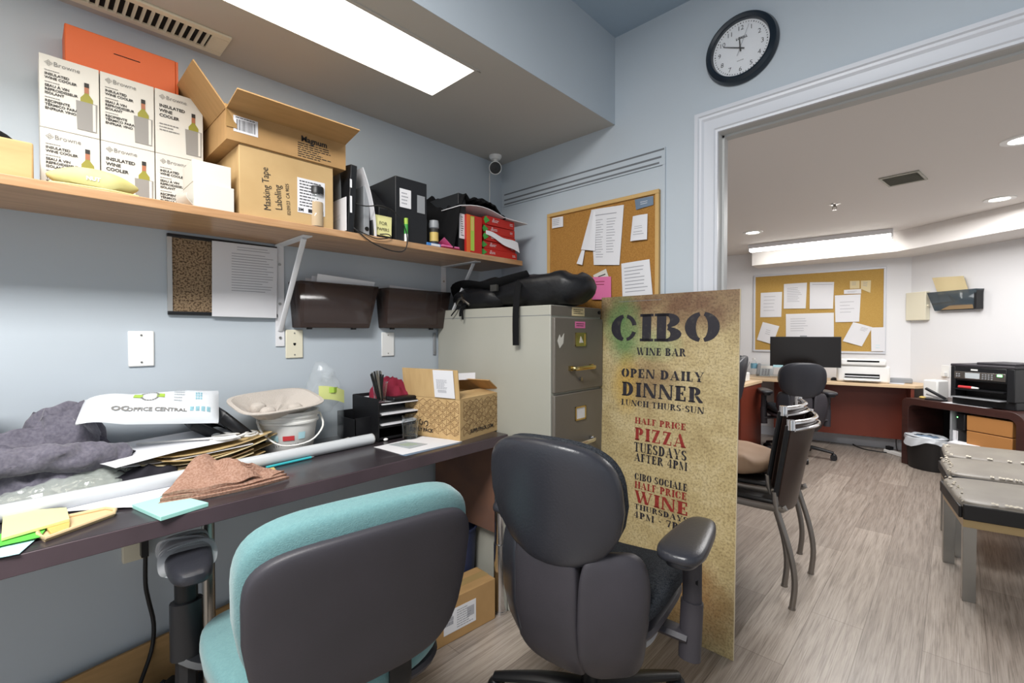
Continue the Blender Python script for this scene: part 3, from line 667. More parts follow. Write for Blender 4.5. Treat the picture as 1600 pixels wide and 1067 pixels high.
s = MB(); P_ = [(0.3050, -1.0527, 1.6756), (0.3100, -1.0151, 1.6728), (0.3200, -0.9525, 1.6833), (0.3250, -0.8894, 1.6606), (0.3250, -0.8552, 1.6073), (0.3250, -0.8496, 1.5534), (0.3250, -0.8730, 1.5229), (0.3200, -0.9317, 1.5233), (0.3150, -0.9981, 1.5435), (0.3120, -1.0471, 1.5739), (0.3050, -1.0607, 1.5866)]
s.tube(P_, .0022); P_ = [(0.3090, -1.0628, 1.5833), (0.3120, -1.0169, 1.5693), (0.3150, -0.9717, 1.5592), (0.3150, -0.9173, 1.5721), (0.3000, -0.9191, 1.5862), (0.2800, -0.9457, 1.5851)]; s.tube(P_, .002)
tag(s.build('loose_cable', 'cord', None), 'thin black cable looping over the front edge of the shelf', 'cable')

# ---------------------------------------------------------------- things on the left wall
def WL(y, z, x=0.): return frame((x, y, z), (0, 1, 0))
t = root('pin_board', 'narrow speckled pin board with black rails under the shelf', 'board', WL(-1.389, 1.402, .001))
MB().box(-.158, .168, -.122, .122, 0, .006).build('panel', 'speckle', t)
for z0, z1 in ((.122, .133), (-.134, -.122)): MB().box(-.171, .17, z0, z1, 0, .012).build('rail', 'black_plastic', t, bev=.002)
MB().box(-.171, -.158, -.122, .122, 0, .011).build('side_frame', 'alu', t)
t = paper('table_sheet', 'large white sheet with a printed table pinned over the speckled board', 'paper', ((0.0140, -1.4340, 1.5271), (0.0140, -1.2201, 1.5290), (0.0160, -1.2253, 1.2645), (0.0160, -1.4370, 1.2659)), bulge=.004, ink=[(.36, .9, .9, .97, 2), (.28, .95, .34, .88, 15)], seed=2)
s = MB(); 
def pin(parent, M_, m_='clockblack'):
    q = MB(); q.lathe([(0, 0), (.0035, 0), (.0022, .004), (.0042, .006), (.0042, .008), (0, .009)], n=10); return q.build('pin', m_, parent, M_)
pin(t, t.matrix_world.inverted() @ frame((0.0160, -1.3305, 1.5257), (0, 1, 0)), 'maroon')
def plate(name, label, y0, y1, z0, z1, m_, jack=0, group=None):
    t = root(name, label, 'wall plate', WL((y0+y1)/2, (z0+z1)/2, .0005), group); w_, h_ = (y1-y0)/2, (z1-z0)/2
    MB().box(-w_, w_, -h_, h_, 0, .006).build('plate', m_, t, bev=.003)
    for k in (-1, 1): q = MB(); q.cyl((0, k*h_*.76, .0055), (0, k*h_*.76, .0072), .003, n=10); q.build('screw', 'steel', t)
    if jack: q = MB(); q.prism([(-.005, .004), (.005, .004), (.005, -.002), (.002, -.006), (-.002, -.006), (-.005, -.002)], .0058, .0068); q.build('jack', 'dark_hole', t)
plate('wall_plate', 'blank white wall plate below the speckled pin board', -1.662, -1.596, 1.101, 1.214, 'white_plastic')
plate('phone_plate', 'cream phone jack plate beside the left shelf bracket', -1.1885, -1.1225, 1.110, 1.221, 'cream_plastic', 1)
plate('wall_plate', 'blank white wall plate below the file pockets', -.7734, -.708, 1.103, 1.212, 'white_plastic')
plate('switch_plate', 'dark grey plate on the wall at the cabinet rear', -.487, -.47, 1.10, 1.21, 'grey_plastic')
def pocket(label, yt0, yt1, yb0, yb1, z0, z1, seed, papers):
    t = root('file_pocket', label, 'file pocket', WL(0, 0, .001), 'smoked wall file pockets'); d0, d1 = .05, .085
    s = MB(); w_ = .003
    def ring(y0, y1, z, d): return [(y0, z, .002), (y1, z, .002), (y1-.01, z, d), (y0+.01, z, d)]
    a, b = ring(yb0, yb1, z0, d0), ring(yt0, yt1, z1, d1)
    s.add(a+b, [(0, 1, 2, 3), (2, 3, 7, 6), (3, 0, 4, 7), (1, 2, 6, 5), (0, 1, 5, 4)]); o = s.build('pocket', 'smoke', t); q = o.modifiers.new('solid', 'SOLIDIFY'); q.thickness = .003
    s = MB(); s.tube([b[0], b[3], b[2], b[1]], .003, sm=1); s.build('rim', 'smoke', t)
    for y in (yb0+.06, yb1-.06): s = MB(); s.box(y-.008, y+.008, z0-.006, z0+.004, .002, .02); s.build('clip', 'black_plastic', t)
    for k in range(papers):
        e = .018*k; s = MB(); s.sheet(lambda u, v: (yt0+.05+.012*k+(yt1-yt0-.095)*u, z0+.02+(z1-z0-.012+.007*k)*v+.012*(1-u)*v, .012+.013*k+.02*v+.012*k*v*v+.006*math.sin(3*u+k)), 8, 6, .0009)
        tag(s.build('paper_sheet', 'paper', None, t.matrix_world), f'white sheets sticking up from the {"left" if seed == 1 else "right"} file pocket' if papers == 1 else f'white sheet number {k+1} from the wall in the left file pocket', 'paper', 'papers in the wall file pockets')
    return t
pocket('smoked wall file pocket stuffed with papers, nearer the left shelf bracket', -1.1727, -.8261, -1.160, -.852, 1.229, 1.404, 1, 3)
pocket('smoked wall file pocket beside the filing cabinet', -.7979, -.4320, -.783, -.445, 1.231, 1.404, 2, 1)

# ---------------------------------------------------------------- desk
DZ = .778
t = root('desk', 'long dark wood desk along the left wall with chrome tube leg', 'desk', TR(0, 0, 0))
s = MB(); s.prism([(.012, -3.0), (.63, -3.0), (.5765, -1.92), (.510, -.475), (.012, -.475)], DZ-.04, DZ); o = s.build('desktop', ['desk_edge'], t, bev=.0015)
s = MB(); s.prism([(.0125, -2.99), (.6285, -2.99), (.575, -1.92), (.5085, -.4765), (.0125, -.4765)], DZ, DZ+.0008); s.build('desk_surface', 'desk_top', t)
lx, ly = 0.48140, -0.47380
s = MB(); s.cyl((lx-.02, ly, .3), (lx-.02, ly, DZ-.04), .026, n=24); s.cyl((lx-.02, ly, 0.002), (lx-.02, ly, .3), .029, n=24); s.cyl((lx-.02, ly, 0), (lx-.02, ly, .012), .031, n=24); s.build('leg', 'chrome', t)
s = MB(); s.cyl((.36, -1.535, 0), (.36, -1.535, DZ-.04), .016, n=20); s.build('leg', 'steel', t)
s = MB(); s.box(.452, .466, -.498, -.482, 0.0, DZ-.041); s.build('leg_strip', 'desk_edge', t); s = MB(); s.box(.03, .451, -.494, -.484, .345, DZ-.041); s.build('end_panel', mat('brown_stand_in', '#6d5247', .5, var=(5, '#86604b', .4, .75)), t)  # end_panel is added, stands in for the brown wall and cabinet side

def dk(x, y, rz=0., z=0.): return TR(x, y, DZ+.001+z, rz)
# supply box
a, b_, c_ = V((0.4692, -0.7043, 0.7790)), V((0.1467, -0.7052, 0.7790)), V((0.4113, -0.4176, 0.7790))
e1 = (b_-a); e2 = (c_-a); rz = math.atan2(e2.y, e2.x); wy = e2.length; dx_ = e1.length*.97
M_ = frame(a, e2.normalized(), (0, 0, 1))    # local x along the right face, z outwards
nrm = M_.col[2].xyz; lf = 1 if nrm.dot(e1) < 0 else -1
H = .165
t = root('supply_box', 'open brown box printed with a lattice pattern on the desk corner', 'box', M_)
D_ = .30; s = MB(); e = .004
s.box(0, wy, 0, e, -D_, 0); s.box(0, wy, e, H, -e, 0); s.box(0, wy, e, H, -D_, -D_+e); s.box(0, e, e, H, -D_+e, -e); s.box(wy-e, wy, e, H, -D_+e, -e); s.build('carton', 'card_light', t)
def lattice(mb, w_, h_, z, seed):
    rr = random.Random(seed); st = .042; k = st*.577
    def seg(p, q, th=.0011):
        if not all(0.004 < c.x < w_-.004 and .03 < c.y < h_-.004 for c in (p, q)):
            if not (0.004 < p.x < w_-.004 and .012 < p.y < h_-.004 and 0.004 < q.x < w_-.004 and .012 < q.y < h_-.004): return
        d = (q-p).normalized(); n = V((-d.y, d.x))*th; mb.add([(*(p-n), z), (*(q-n), z), (*(q+n), z), (*(p+n), z)], [(0, 1, 2, 3)], 0)
    for i in range(-1, int(w_/st)*2+3):
        for j in range(-1, int(h_/(k*1.5))+2):
            c = V((i*st/2*1.0, j*k*1.5 + (k*.75 if i % 2 else 0)))
            for a_ in (PI/6, PI/2, 5*PI/6):
                if rr.random() < .9: seg(c, c+V((math.cos(a_), math.sin(a_)))*k)
            if rr.random() < .7: seg(c+V((.004, .009)), c+V((.004, .009))+V((math.cos(PI/6), math.sin(PI/6)))*k*.8)
            if rr.random() < .5: seg(c+V((-.004, .009)), c+V((-.004, .009))+V((-math.cos(PI/6), math.sin(PI/6)))*k*.8)
s = MB(); lattice(s, wy, H, .0012, 3); s.M = frame((0, 0, -D_), (0, 0, 1), (0, 1, 0)); lattice(s, D_, H, .0012, 5); s.build('pattern', mat('lattice_ink', '#8d6f4b', .7), t, smooth=0)
s = MB(); s.text('SUPPLYPACK.COM', .021, wy*.5, .022, .0016, 0, bold=.0006, sx=.92); s.M = frame((0, 0, -D_), (0, 0, 1), (0, 1, 0)); s.text('SUPPLY PACK', .021, D_*.32, .02, .0016, 0, bold=.0006)
for q in (-1, 1):
    for k in range(6):
        if (k == 0 and q < 0) or (k == 3 and q > 0): continue
        aa = k*PI/3+PI/6; p = V((D_*.36+q*.014, .056-q*.002)); ro, ri = .013, .008
        s.add([(p.x+ri*math.cos(aa), p.y+ri*math.sin(aa), .0017), (p.x+ro*math.cos(aa), p.y+ro*math.sin(aa), .0017), (p.x+ro*math.cos(aa+.95), p.y+ro*math.sin(aa+.95), .0017), (p.x+ri*math.cos(aa+.95), p.y+ri*math.sin(aa+.95), .0017)], [(0, 1, 2, 3)], 0)
s.build('lettering', 'dark_print', t, smooth=0)
def flp(o, r_, u_, wd, L, m_='card_light', skew=0.):
    q = MB(); q.M = frame(o, r_, u_); q.prism([(0, 0), (wd, 0), (wd-skew, L), (skew, L)], -.002, .002); return q.build('flap', m_, t)
f1 = flp((0, H, -D_), (0, 0, 1), (-.12, 1, 0), D_, .118)
q = MB(); q.M = frame((-.004, H+.004, -.125), (0, 0, 1), (-.12, 1, 0)); q.box(0, .105, 0, .112, .002, .003); q.lines(.015, .075, .035, .075, 8, .0036, 1, seed=3); 
for k in range(13): q.rect(.02+k*.0035, .0215+k*.0035, .02, .032, .0036, 1)
q.build('shipping_label', ['paper', 'ink'], t)
flp((wy, H, 0), (0, 0, -1), (-.75, .5, 0), D_, .11, 'card')
flp((0, H, 0), (1, 0, 0), (0, .12, -1), wy*.96, .1, skew=.0)
q = MB(); q.sheet(lambda u, v: (wy-.105+.02*u, H+.05+.03*v+.01*u, -.22+.14*u), 5, 5, .001); tag(q.build('paper_scrap', 'paper', None, M_), 'white paper scrap on the raised flap of the lattice box', 'paper')
# glass tumbler and papers under it
paper('paper_stack', 'white paper sheets under the tumbler at the desk edge', 'paper', ((0.2845, -0.7522, 0.7790), (0.4748, -0.6991, 0.7790), (0.4797, -0.9752, 0.7790), (0.3057, -0.9871, 0.7790)), bulge=.001, m=('paper', 'ink'))
paper('card_leaflet', 'small printed leaflet with a green patch beside the tumbler', 'leaflet', ((0.3186, -0.8583, 0.7810), (0.4176, -0.8234, 0.7810), (0.4269, -0.9106, 0.7810), (0.3177, -0.9319, 0.7810)), m=('grey_screen', 'lime'), ink=[(.3, .9, .2, .8, 3)], bulge=.0005)
paper('blue_sheet', 'blue sheet edge showing below the white paper stack', 'paper', ((0.4588, -0.7567, 0.7787), (0.4904, -0.7123, 0.7787), (0.5015, -0.9766, 0.7787), (0.4705, -0.9823, 0.7787)), m=('bluegrey', 'ink'), bulge=0)
t = root('tumbler', 'cut glass tumbler standing on white papers before the lattice box', 'glass', dk(0.27800, -0.80720, 0, .003))
s = MB(); n = 40
pr_ = [(0, 0), (.027, 0), (.029, .004), (.033, .074), (.033, .088), (.0315, .088), (.030, .074), (.026, .012), (0, .010)]
s.lathe(pr_, n=n)
for i, p in enumerate(s.v):
    k = i % n
    if .006 < p.z < .07 and (i//n) in (2, 3): pass
s.build('body', 'glass', t, smooth=50)
s = MB()
for k in range(14):
    for dr in (-1, 1):
        a0 = k*2*PI/14; P_ = [((.0292+.0042*q/6)*math.cos(a0+dr*q*.075), (.0292+.0042*q/6)*math.sin(a0+dr*q*.075), .006+.066*q/6) for q in range(7)]; s.tube(P_, .0008, n=4, sm=1)
s.build('cut_pattern', 'glass', t)
# pencil glass behind on organizer tray top
ox, oy = 0.17260, -0.87790
# organizer: black mesh trays
t = root('desk_organizer', 'black mesh desk organizer with stacked letter trays left of the lattice box', 'organizer', dk(.17, -.93, .0))
def tray(x0, x1, y0, y1, z, nm='tray'):
    q = MB(); q.box(x0, x1, y0, y1, z, z+.003); q.box(x0, x0+.003, y0, y1, z, z+.03); q.box(x1-.003, x1, y0, y1, z, z+.012); q.build(nm, 'mesh_black', t)
for k, z in enumerate((.004, .05, .096, .142)): tray(-.13, .075, .0, .215, z)
for y in (-.003, .215): q = MB(); q.box(-.13, .078, y, y+.003, 0, .17); q.build('side_panel', 'mesh_black', t)
q = MB(); q.box(-.13, .02, -.07, -.003, 0, .003); q.box(.017, .02, -.07, -.003, 0, .095); q.box(-.13, -.127, -.07, -.003, 0, .11); q.box(-.13, .02, -.07, -.067, 0, .09); q.build('pencil_bin', 'mesh_black', t)
for k, z in enumerate((.053, .099, .145)):
    q = MB(); q.sheet(lambda u, v: (-.12+.2*u, .012+.195*v, z+.006+.006*math.sin(u*2+k)), 5, 6, .004)
    tag(q.build('paper_stack', 'paper', None, dk(.17, -.93)), f'white papers lying in the {("second", "third", "top")[k]} letter tray from the desk', 'paper', 'papers in the letter trays')
q = MB(); q.heap(-.03, .13, .085, .085, .07, .15, 7, 0, .3, 12, 70, 28, edge=.4, pw=.5).rumple(.028, 22, 5, floor=.155); tag(q.build('red_cloth', 'maroon', None, dk(.15, -.93)), 'crumpled dark red cloth on top of the letter trays', 'cloth')
q = MB(); q.box(-.10, .04, .07, .2, .152, .168); tag(q.build('black_pouch', 'bag_black', None, dk(.2, -.93), bev=.006), 'flat black pouch under the dark red cloth on the trays', 'pouch')
t = root('pencil_glass', 'clear glass full of dark pencils on top of the letter trays', 'glass', dk(.215, -.905, 0, .151))
s = MB(); s.lathe([(0, 0), (.022, 0), (.029, .075), (.031, .082), (.029, .082), (.0205, .006), (0, .006)], n=20); s.build('glass', 'glass', t)
rr = random.Random(4)
for k in range(13):
    a = k*2.4; r0 = .012*rr.random(); tx, ty = .032*math.cos(a)*rr.random(), -.02+.04*math.sin(a)*rr.random()
    s = MB(); L = rr.uniform(.11, .13); p0 = V((r0*math.cos(a), r0*math.sin(a), .008)); p1 = V((tx, ty, L)); s.cyl(p0, p1, .0035, n=8); 
    tag(s.build('pencil', 'black_plastic' if k % 3 else 'steel', None, t.matrix_world), 'dark pencil standing in the clear glass on the letter trays', 'pencil', 'pencils in the glass')
# water jug (clear bottle) and bucket
t = root('plastic_bottle', 'large clear plastic bottle behind the white bucket', 'bottle', dk(.068, -1.055) @ Matrix.Scale(1.14, 4))
s = MB(); s.lathe([(0, .002), (.05, .002), (.055, .01), (.055, .05), (.052, .056), (.055, .062), (.055, .14), (.05, .165), (.035, .19), (.018, .21), (.0165, .225)], n=32); s.build('body', 'clear_plastic', t)
s = MB(); s.lathe([(.018, .222), (.018, .238), (0, .239)], n=20); s.build('cap', 'clear_plastic', t)
t = root('produce_bag', 'crinkled clear bag with a yellow-green label between bucket and bottle', 'bag', dk(.10, -1.085, 0, .13))
s = MB(); s.ell((0, 0, .08), .05, .055, .10, .9, 32, 20, fn=lambda p: p*(1+.28*noise.noise(p*24)) + V((0, .03*p.z*8*.1, 0))); s.build('film', 'clear_plastic', t, smooth=20)
s = MB(); s.sheet(lambda u, v: (.05+.012*math.sin(PI*v), -.04+.1*v, .05+.05*u-.05*v*v*.5), 5, 9, .001); s.build('label', 'lemon', t); s = MB(); s.sheet(lambda u, v: (.056+.012*math.sin(PI*v), -.01+.04*v, .072+.02*u), 4, 5, .001); s.build('print', 'lime', t)
BX, BY = .128, -1.228
t = root('white_bucket', 'white plastic bucket with wire handle and printed label', 'bucket', dk(BX, BY) @ Matrix.Diagonal((1.24, 1.24, .95, 1)))
s = MB(); s.lathe([(0, .001), (.062, .001), (.066, .006), (.078, .115), (.083, .117), (.083, .123), (.079, .126), (.0795, .136), (.083, .138), (.083, .144), (.080, .146), (.081, .156), (.084, .158), (.079, .158), (.063, .008), (0, .006)], n=48); s.build('body', 'bucket', t)
s = MB(); M0 = Matrix.Rotation(-.35, 4, 'Z')
def arcpt(a, z, r): return M0 @ V((r*math.cos(a), r*math.sin(a), z))
for k in range(26):
    a = -.55+1.1*k/25; h = .008+.004*math.sin(k*1.7); z = .028+.012*math.cos(a*2.2)
    if k % 2 == 0: s.add([arcpt(a, z, .0695), arcpt(a+.03, z, .0695), arcpt(a+.03, z+h, .0706), arcpt(a, z+h, .0706)], [(0, 1, 2, 3)], 0)
for a0, a1, z0, z1, mi in ((-.2, .2, .058, .075, 1), (-.62, -.36, .055, .078, 2), (.34, .6, .06, .085, 2)):
    vv = [arcpt(a0+(a1-a0)*q/6, z, .0675+.0095*z/.1) for z in (z0, z1) for q in range(7)]; s.add([p*1.012 for p in vv], [(q, q+1, q+8, q+7) for q in range(6)], mi)
s.build('label_print', ['grey_print', 'marker_red', 'cyan_note'], t)
s = MB(); P_ = [(.0, -.084, .14), (.045, -.088, .10), (.082, -.05, .05), (.10, .02, .055), (.085, .065, .10), (.02, .084, .14)]; s.tube(P_, .0028); s.build('handle', 'white_cord', t)
# pulp tray on the bucket
t = root('pulp_tray', 'grey moulded pulp tray lying upside up on the white bucket', 'tray', TR(.15, -1.275, DZ+.156, .12)); t.rotation_euler = (.05, .24, .12)
def pulp(u, v):
    a = 2*PI*u; k = v
    rx, ry = .095, .135
    e = .55; cx_ = math.copysign(abs(math.cos(a))**e, math.cos(a)); sy_ = math.copysign(abs(math.sin(a))**e, math.sin(a))
    if k < .12: sc2, z = 1.08, .038
    else:
        q = (k-.12)/.88; sc2 = 1.0-.45*min(1, q*1.6)-.55*max(0, q-.62)/.38; z = .04 - .046*min(1, q*1.7)
        if q > .25: z += .012*max(0, noise.noise(V((cx_*2.2, sy_*3, 4))))*(q < .9)
    return (rx*cx_*sc2, ry*sy_*sc2, z)
s = MB(); s.sheet(pulp, 64, 16, .003); s.build('tray', 'pulp', t)
for (x, y) in ((.03, .05), (-.03, -.05), (.02, -.04)): s = MB(); s.ell((x, y, .006), .02, .026, .022, .8); s.build('cup_ridge', 'pulp', t)
# black food trays
for k, (x, y, rz, rx, lab) in enumerate(((.085, -1.47, .25, -.6, 'glossy black tray tipped up against the wall by the bucket'), (.10, -1.405, .3, -.75, 'glossy black tray leaning on the side of the white bucket'))):
    t = root('black_tray', lab, 'tray', TR(x, y, DZ+.095+.005*k) @ Matrix.Rotation(rz, 4, 'Z') @ Matrix.Rotation(rx, 4, 'X') @ Matrix.Rotation(.25, 4, 'Y'), 'glossy black trays on the desk')
    s = MB(); a, b_ = .075, .1
    s.add([(-a, -b_, .03), (a, -b_, .03), (a, b_, .03), (-a, b_, .03), (-a*.82, -b_*.85, 0), (a*.82, -b_*.85, 0), (a*.82, b_*.85, 0), (-a*.82, b_*.85, 0)], [(4, 5, 6, 7), (0, 1, 5, 4), (1, 2, 6, 5), (2, 3, 7, 6), (3, 0, 4, 7)]); o = s.build('shell', 'bag_black', t); q = o.modifiers.new('s', 'SOLIDIFY'); q.thickness = .0025
    s = MB(); s.tube([(-a, -b_, .03), (a, -b_, .03), (a, b_, .03), (-a, b_, .03)], .003, sm=1, closed=True); s.build('rim', 'bag_black', t)
# folders and papers pile
rr = random.Random(11)
cols = ['folder', 'manila', 'folder_dark', 'folder', 'white_card', 'folder_dark', 'manila', 'folder', 'paper', 'folder']
FM = {'folder': 'brown', 'manila': 'buff', 'folder_dark': 'dark brown', 'white_card': 'white', 'paper': 'white'}
for k, cm in enumerate(cols):
    z = .004+.0065*k; cx, cy = .135+rr.uniform(-.015, .015), -1.53+rr.uniform(-.03, .06); ang = rr.uniform(-.1, .16); s = MB(); tw = rr.uniform(.008, .028); ph = rr.random()*6
    s.sheet(lambda u, v: ((u-.5)*.20, (v-.5)*.33, tw*(v-.4)**2*4*(.4+u*.6)+.003*math.sin(ph+v*5)), 7, 12, .0022)
    tag(s.build('file_folder', cm, None, dk(cx, cy, ang, z)), f'{FM[cm]} file folder, number {k+1} up in the pile by the bucket', 'folder', 'pile of folders and papers on the desk')
for k in range(2): s = MB(); s.sheet(lambda u, v: ((u-.5)*.2, (v-.5)*.27, .012*math.sin(u*2.5+k)+.01*v), 6, 8, .0008); tag(s.build('loose_paper', 'paper', None, dk(.15-.02*k, -1.64+.09*k, .4-.3*k, .068+.014*k)), ('loose white sheet over the folders under the printed bag', 'loose white sheet hanging over the folder pile edge')[k], 'paper')
s = MB(); zc = .098; P_ = []
for k in range(34):
    a = k*.62; rr_ = .045+.012*math.sin(k*.9); P_.append((.185+.01*math.sin(k*1.3)+rr_*.7*math.cos(a), -1.42+rr_*1.25*math.sin(a), DZ+zc+.012*noise.noise(V((k*.4, 1, 2)))))
P_ = [(.12, -1.66, DZ+.10), (.17, -1.54, DZ+.10)] + P_ + [(.22, -1.33, DZ+.09)]
s.tube(P_, .0032); tag(s.build('white_cable', 'white_cord', None), 'white cable coiled loosely on top of the folder pile', 'cable')
# printed bag
P4 = ((0.1000, -1.7691, 1.0159), (0.1000, -1.4412, 1.0138), (0.2200, -1.4721, 0.9267), (0.2200, -1.7962, 0.9669))
t = root('printed_bag', 'white plastic stationery bag with green and blue printing, lying on papers', 'bag', Matrix.Translation(sum((V(p) for p in P4), V())/4)); c0 = t.matrix_world.translation
def bagf(u, v):
    P_ = [V(p)-c0 for p in P4]; p = P_[3]*(1-u)*(1-v)+P_[2]*u*(1-v)+P_[1]*u*v+P_[0]*(1-u)*v
    edge = (4*u*(1-u))**.4*(4*v*(1-v))**.5
    return p + V((.5, 0, .86))*(.034*edge + .008*noise.noise(V((u*5, v*3, 2)))*edge) + V((0, 0, .012*math.sin(u*9)*(u < .3)*(1-u*3)))
s = MB(); s.sheet(bagf, 30, 16, .004); s.build('film', 'poly_white', t, smooth=60)
def onbag(mb, w_, fn):
    """press flat artwork drawn in (0..1) bag coordinates onto the film"""
    k0 = len(mb.v); fn(mb)
    for i in range(k0, len(mb.v)):
        q = mb.v[i]; mb.v[i] = V(bagf(min(max(q.x, 0), 1), min(max(q.y, 0), 1))) + V((.5, 0, .86))*.004
s = MB(); 
def art(mb):
    mb.text('OFFICE CENTRAL', .115, .52, .16, 0, 0, sx=.30*1.6, bold=.004); mb.text('OC', .17, .26, .17, 0, 0, sx=.45, bold=.008)
    for k in range(4): mb.box(.76+.045*k, .79+.045*k, .18, .29, 0, .0001, 2)
    for k in range(9): mb.box(.80+.02*(k % 3), .814+.02*(k % 3), .52+.09*(k//3), .58+.09*(k//3), 0, .0001, 2)
    for a0 in range(0, 20):
        if a0 in (9, 10): continue
        a, b = a0*PI/10, a0*PI/10+.26; mb.add([(.45+.055*math.cos(a), .66+.17*math.sin(a), 0), (.45+.07*math.cos(a), .66+.2*math.sin(a), 0), (.45+.07*math.cos(b), .66+.2*math.sin(b), 0), (.45+.055*math.cos(b), .66+.17*math.sin(b), 0)], [(0, 1, 2, 3)], 0)
    mb.add([(.33, .60, 0), (.40, .56, 0), (.40, .7, 0), (.34, .74, 0)], [(0, 1, 2, 3)], 1); mb.add([(.50, .60, 0), (.56, .58, 0), (.56, .70, 0), (.50, .74, 0)], [(0, 1, 2, 3)], 1)
    mb.lines(.63, .72, .45, .9, 5, 0, 3, seed=3)
onbag(s, 1, art); s.build('print', ['grey_print', 'lime', 'cyan_note', 'grey_screen'], t, smooth=0)
# clothing heap
t = root('grey_hoodie', 'crumpled grey hooded sweatshirt heaped at the left desk end', 'sweatshirt', dk(.145, -1.865, .1))
s = MB(); s.heap(0, 0, .10, .185, .17, 0, 3, 0, .3, 7, 110, 44, edge=.25, pw=.55); s.rumple(.03, 13, 1, floor=.004); s.build('body', 'hoodie', t, smooth=60)
s = MB(); s.heap(-.03, .05, .065, .10, .115, .115, 9, .4, .35, 9, 90, 34, edge=.4, pw=.6); s.rumple(.026, 17, 4, floor=.118); s.build('hood', 'hoodie', t, smooth=60)
s = MB(); s.tube([(.04, -.2, .06), (.075, -.10, .10), (.085, .0, .105), (.075, .10, .09), (.05, .165, .07)], [.02, .03, .032, .036, .032], n=36, sm=14, flat=(1.0, 1.05)); s.rumple(.016, 26, 2, .6); s.build('sleeve', 'hoodie', t, smooth=60)
s = MB(); s.tube([(.05, .158, .068), (.04, .182, .06)], .032, n=20, sm=1); s.build('cuff', 'hoodie_dark', t)
s = MB(); s.heap(.0, 0, .085, .13, .05, 0, 15, 0, .3, 9, 80, 30, edge=.4).rumple(.018, 18, 3, floor=.004); tag(s.build('dark_garment', 'hoodie_dark', None, dk(.20, -1.66, .25)), 'dark grey knitted garment under the zip bag and sweatshirt', 'garment')
s = MB(); s.heap(.0, 0, .10, .10, .13, 0, 25, 0, .5, 11, 48, 14, edge=.4); tag(s.build('black_bag', 'bag_black', None, dk(.15, -2.11, .6)), 'black bag at the far left desk end behind the sweatshirt', 'bag')
t = root('zip_bag', 'clear zip bag with green seal lying against the grey sweatshirt', 'bag', dk(.245, -1.80, -.06))
s = MB(); s.sheet(lambda u, v: (-.06+.11*u, -.14+.27*v, .008+.085*(1-u)**.8*math.sin(PI*min(1, .12+v*.8))**.5+.006*noise.noise(V((u*14, v*18, 2)))), 26, 36, .002); s.build('film', 'zip_film', t, smooth=15)
s = MB(); s.tube([(.05, -.14, .010), (.052, 0, .012), (.05, .13, .010)], .003); s.build('seal', 'lime', t)
# film tube along the desk
p0, p1 = V((.249, -.965, 0)), V((.352, -2.25, 0))
t = root('film_tube', 'long clear plastic-wrapped tube lying along the whole desk', 'tube', Matrix.Translation((p0.x, p0.y, DZ+.021)))
dv = p1-p0; dv.z = 0
s = MB(); s.cyl((0, 0, 0), dv, .0205, n=24); s.build('roll', mat('roll_plastic', '#c9cdd1', .15, spec=.8), t); s = MB(); s.lathe([(0, 0), (.0206, 0), (.0206, .004), (.012, .006), (.012, .001)], n=24); q = s.build('end_cap', 'alu', t); q.matrix_local = (-dv).to_track_quat('Z', 'Y').to_matrix().to_4x4()
# small things
def quadbox(name, label, cat, pts, th, m_, z=DZ+.001, group=None, bev=.001):
    c = sum((V(p) for p in pts), V())/len(pts); s = MB(); s.prism([(p[0]-c.x, p[1]-c.y) for p in pts], 0, th); return tag(s.build(name, m_, None, TR(c.x, c.y, z), bev=bev), label, cat, group)
s = MB(); a, b_ = V((0.3106, -1.3644, 0.7820)), V((0.2909, -1.2042, 0.7820)); d_ = (b_-a); s.cyl((0, 0, 0), d_*.93, .0042, n=10); t = tag(s.build('teal_pencil', 'teal_pen', None, TR(a.x, a.y, DZ+.0055)), 'teal pencil lying along the desk beside the film tube', 'pencil')
s = MB(); s.cyl(d_*.93, d_, .0042, .0008, n=10); s.build('tip', 'grey_plastic', t)
quadbox('wooden_ruler', 'yellow wooden ruler end sticking out beyond the brown towel', 'ruler', ((0.3240, -1.4126, 0.7810), (0.3171, -1.3438, 0.7810), (0.3474, -1.3488, 0.7810), (0.3580, -1.4161, 0.7810)), .003, 'ruler')
quadbox('mint_note_pad', 'mint green paper pad under the brown towel at the desk edge', 'note pad', ((0.4302, -1.7098, 0.7810), (0.5778, -1.6773, 0.7810), (0.5515, -1.5774, 0.7810), (0.4101, -1.6242, 0.7810)), .010, 'mint')
t = root('wooden_tray', 'small pale wooden tray at the desk edge under the sticky notes', 'tray', TR(0, 0, 0)); P_ = ((0.5011, -1.8704, 0.7800), (0.5362, -1.8618, 0.7800), (0.4632, -1.7465, 0.7800), (0.4347, -1.7413, 0.7800), (0.4074, -1.7561, 0.7800), (0.4127, -1.8740, 0.7800))
c = sum((V(p) for p in P_), V())/6; t.location = (c.x, c.y, DZ+.001)
s = MB(); s.prism([(p[0]-c.x, p[1]-c.y) for p in P_], 0, .004); s.build('base', 'pale_wood', t); s = MB(); s.tube([(p[0]-c.x, p[1]-c.y, .007) for p in P_], .0045, sm=1, closed=True); s.build('rim', 'pale_wood', t)
paper('white_sheet', 'white sheets spread between the film tube and the mint pad', 'paper', ((0.1531, -1.7920, 0.7810), (0.2461, -1.5478, 0.7810), (0.4517, -1.6894, 0.7810), (0.3495, -1.8255, 0.7810)), bulge=.004, seed=4)
paper('cyan_note', 'pale cyan paper under the green note at the desk edge', 'paper', ((0.4902, -1.9244, 0.7810), (0.4975, -1.8685, 0.7810), (0.5820, -1.8974, 0.7810), (0.5802, -1.9538, 0.7810)), m=('cyan_note', 'ink'), bulge=.003)
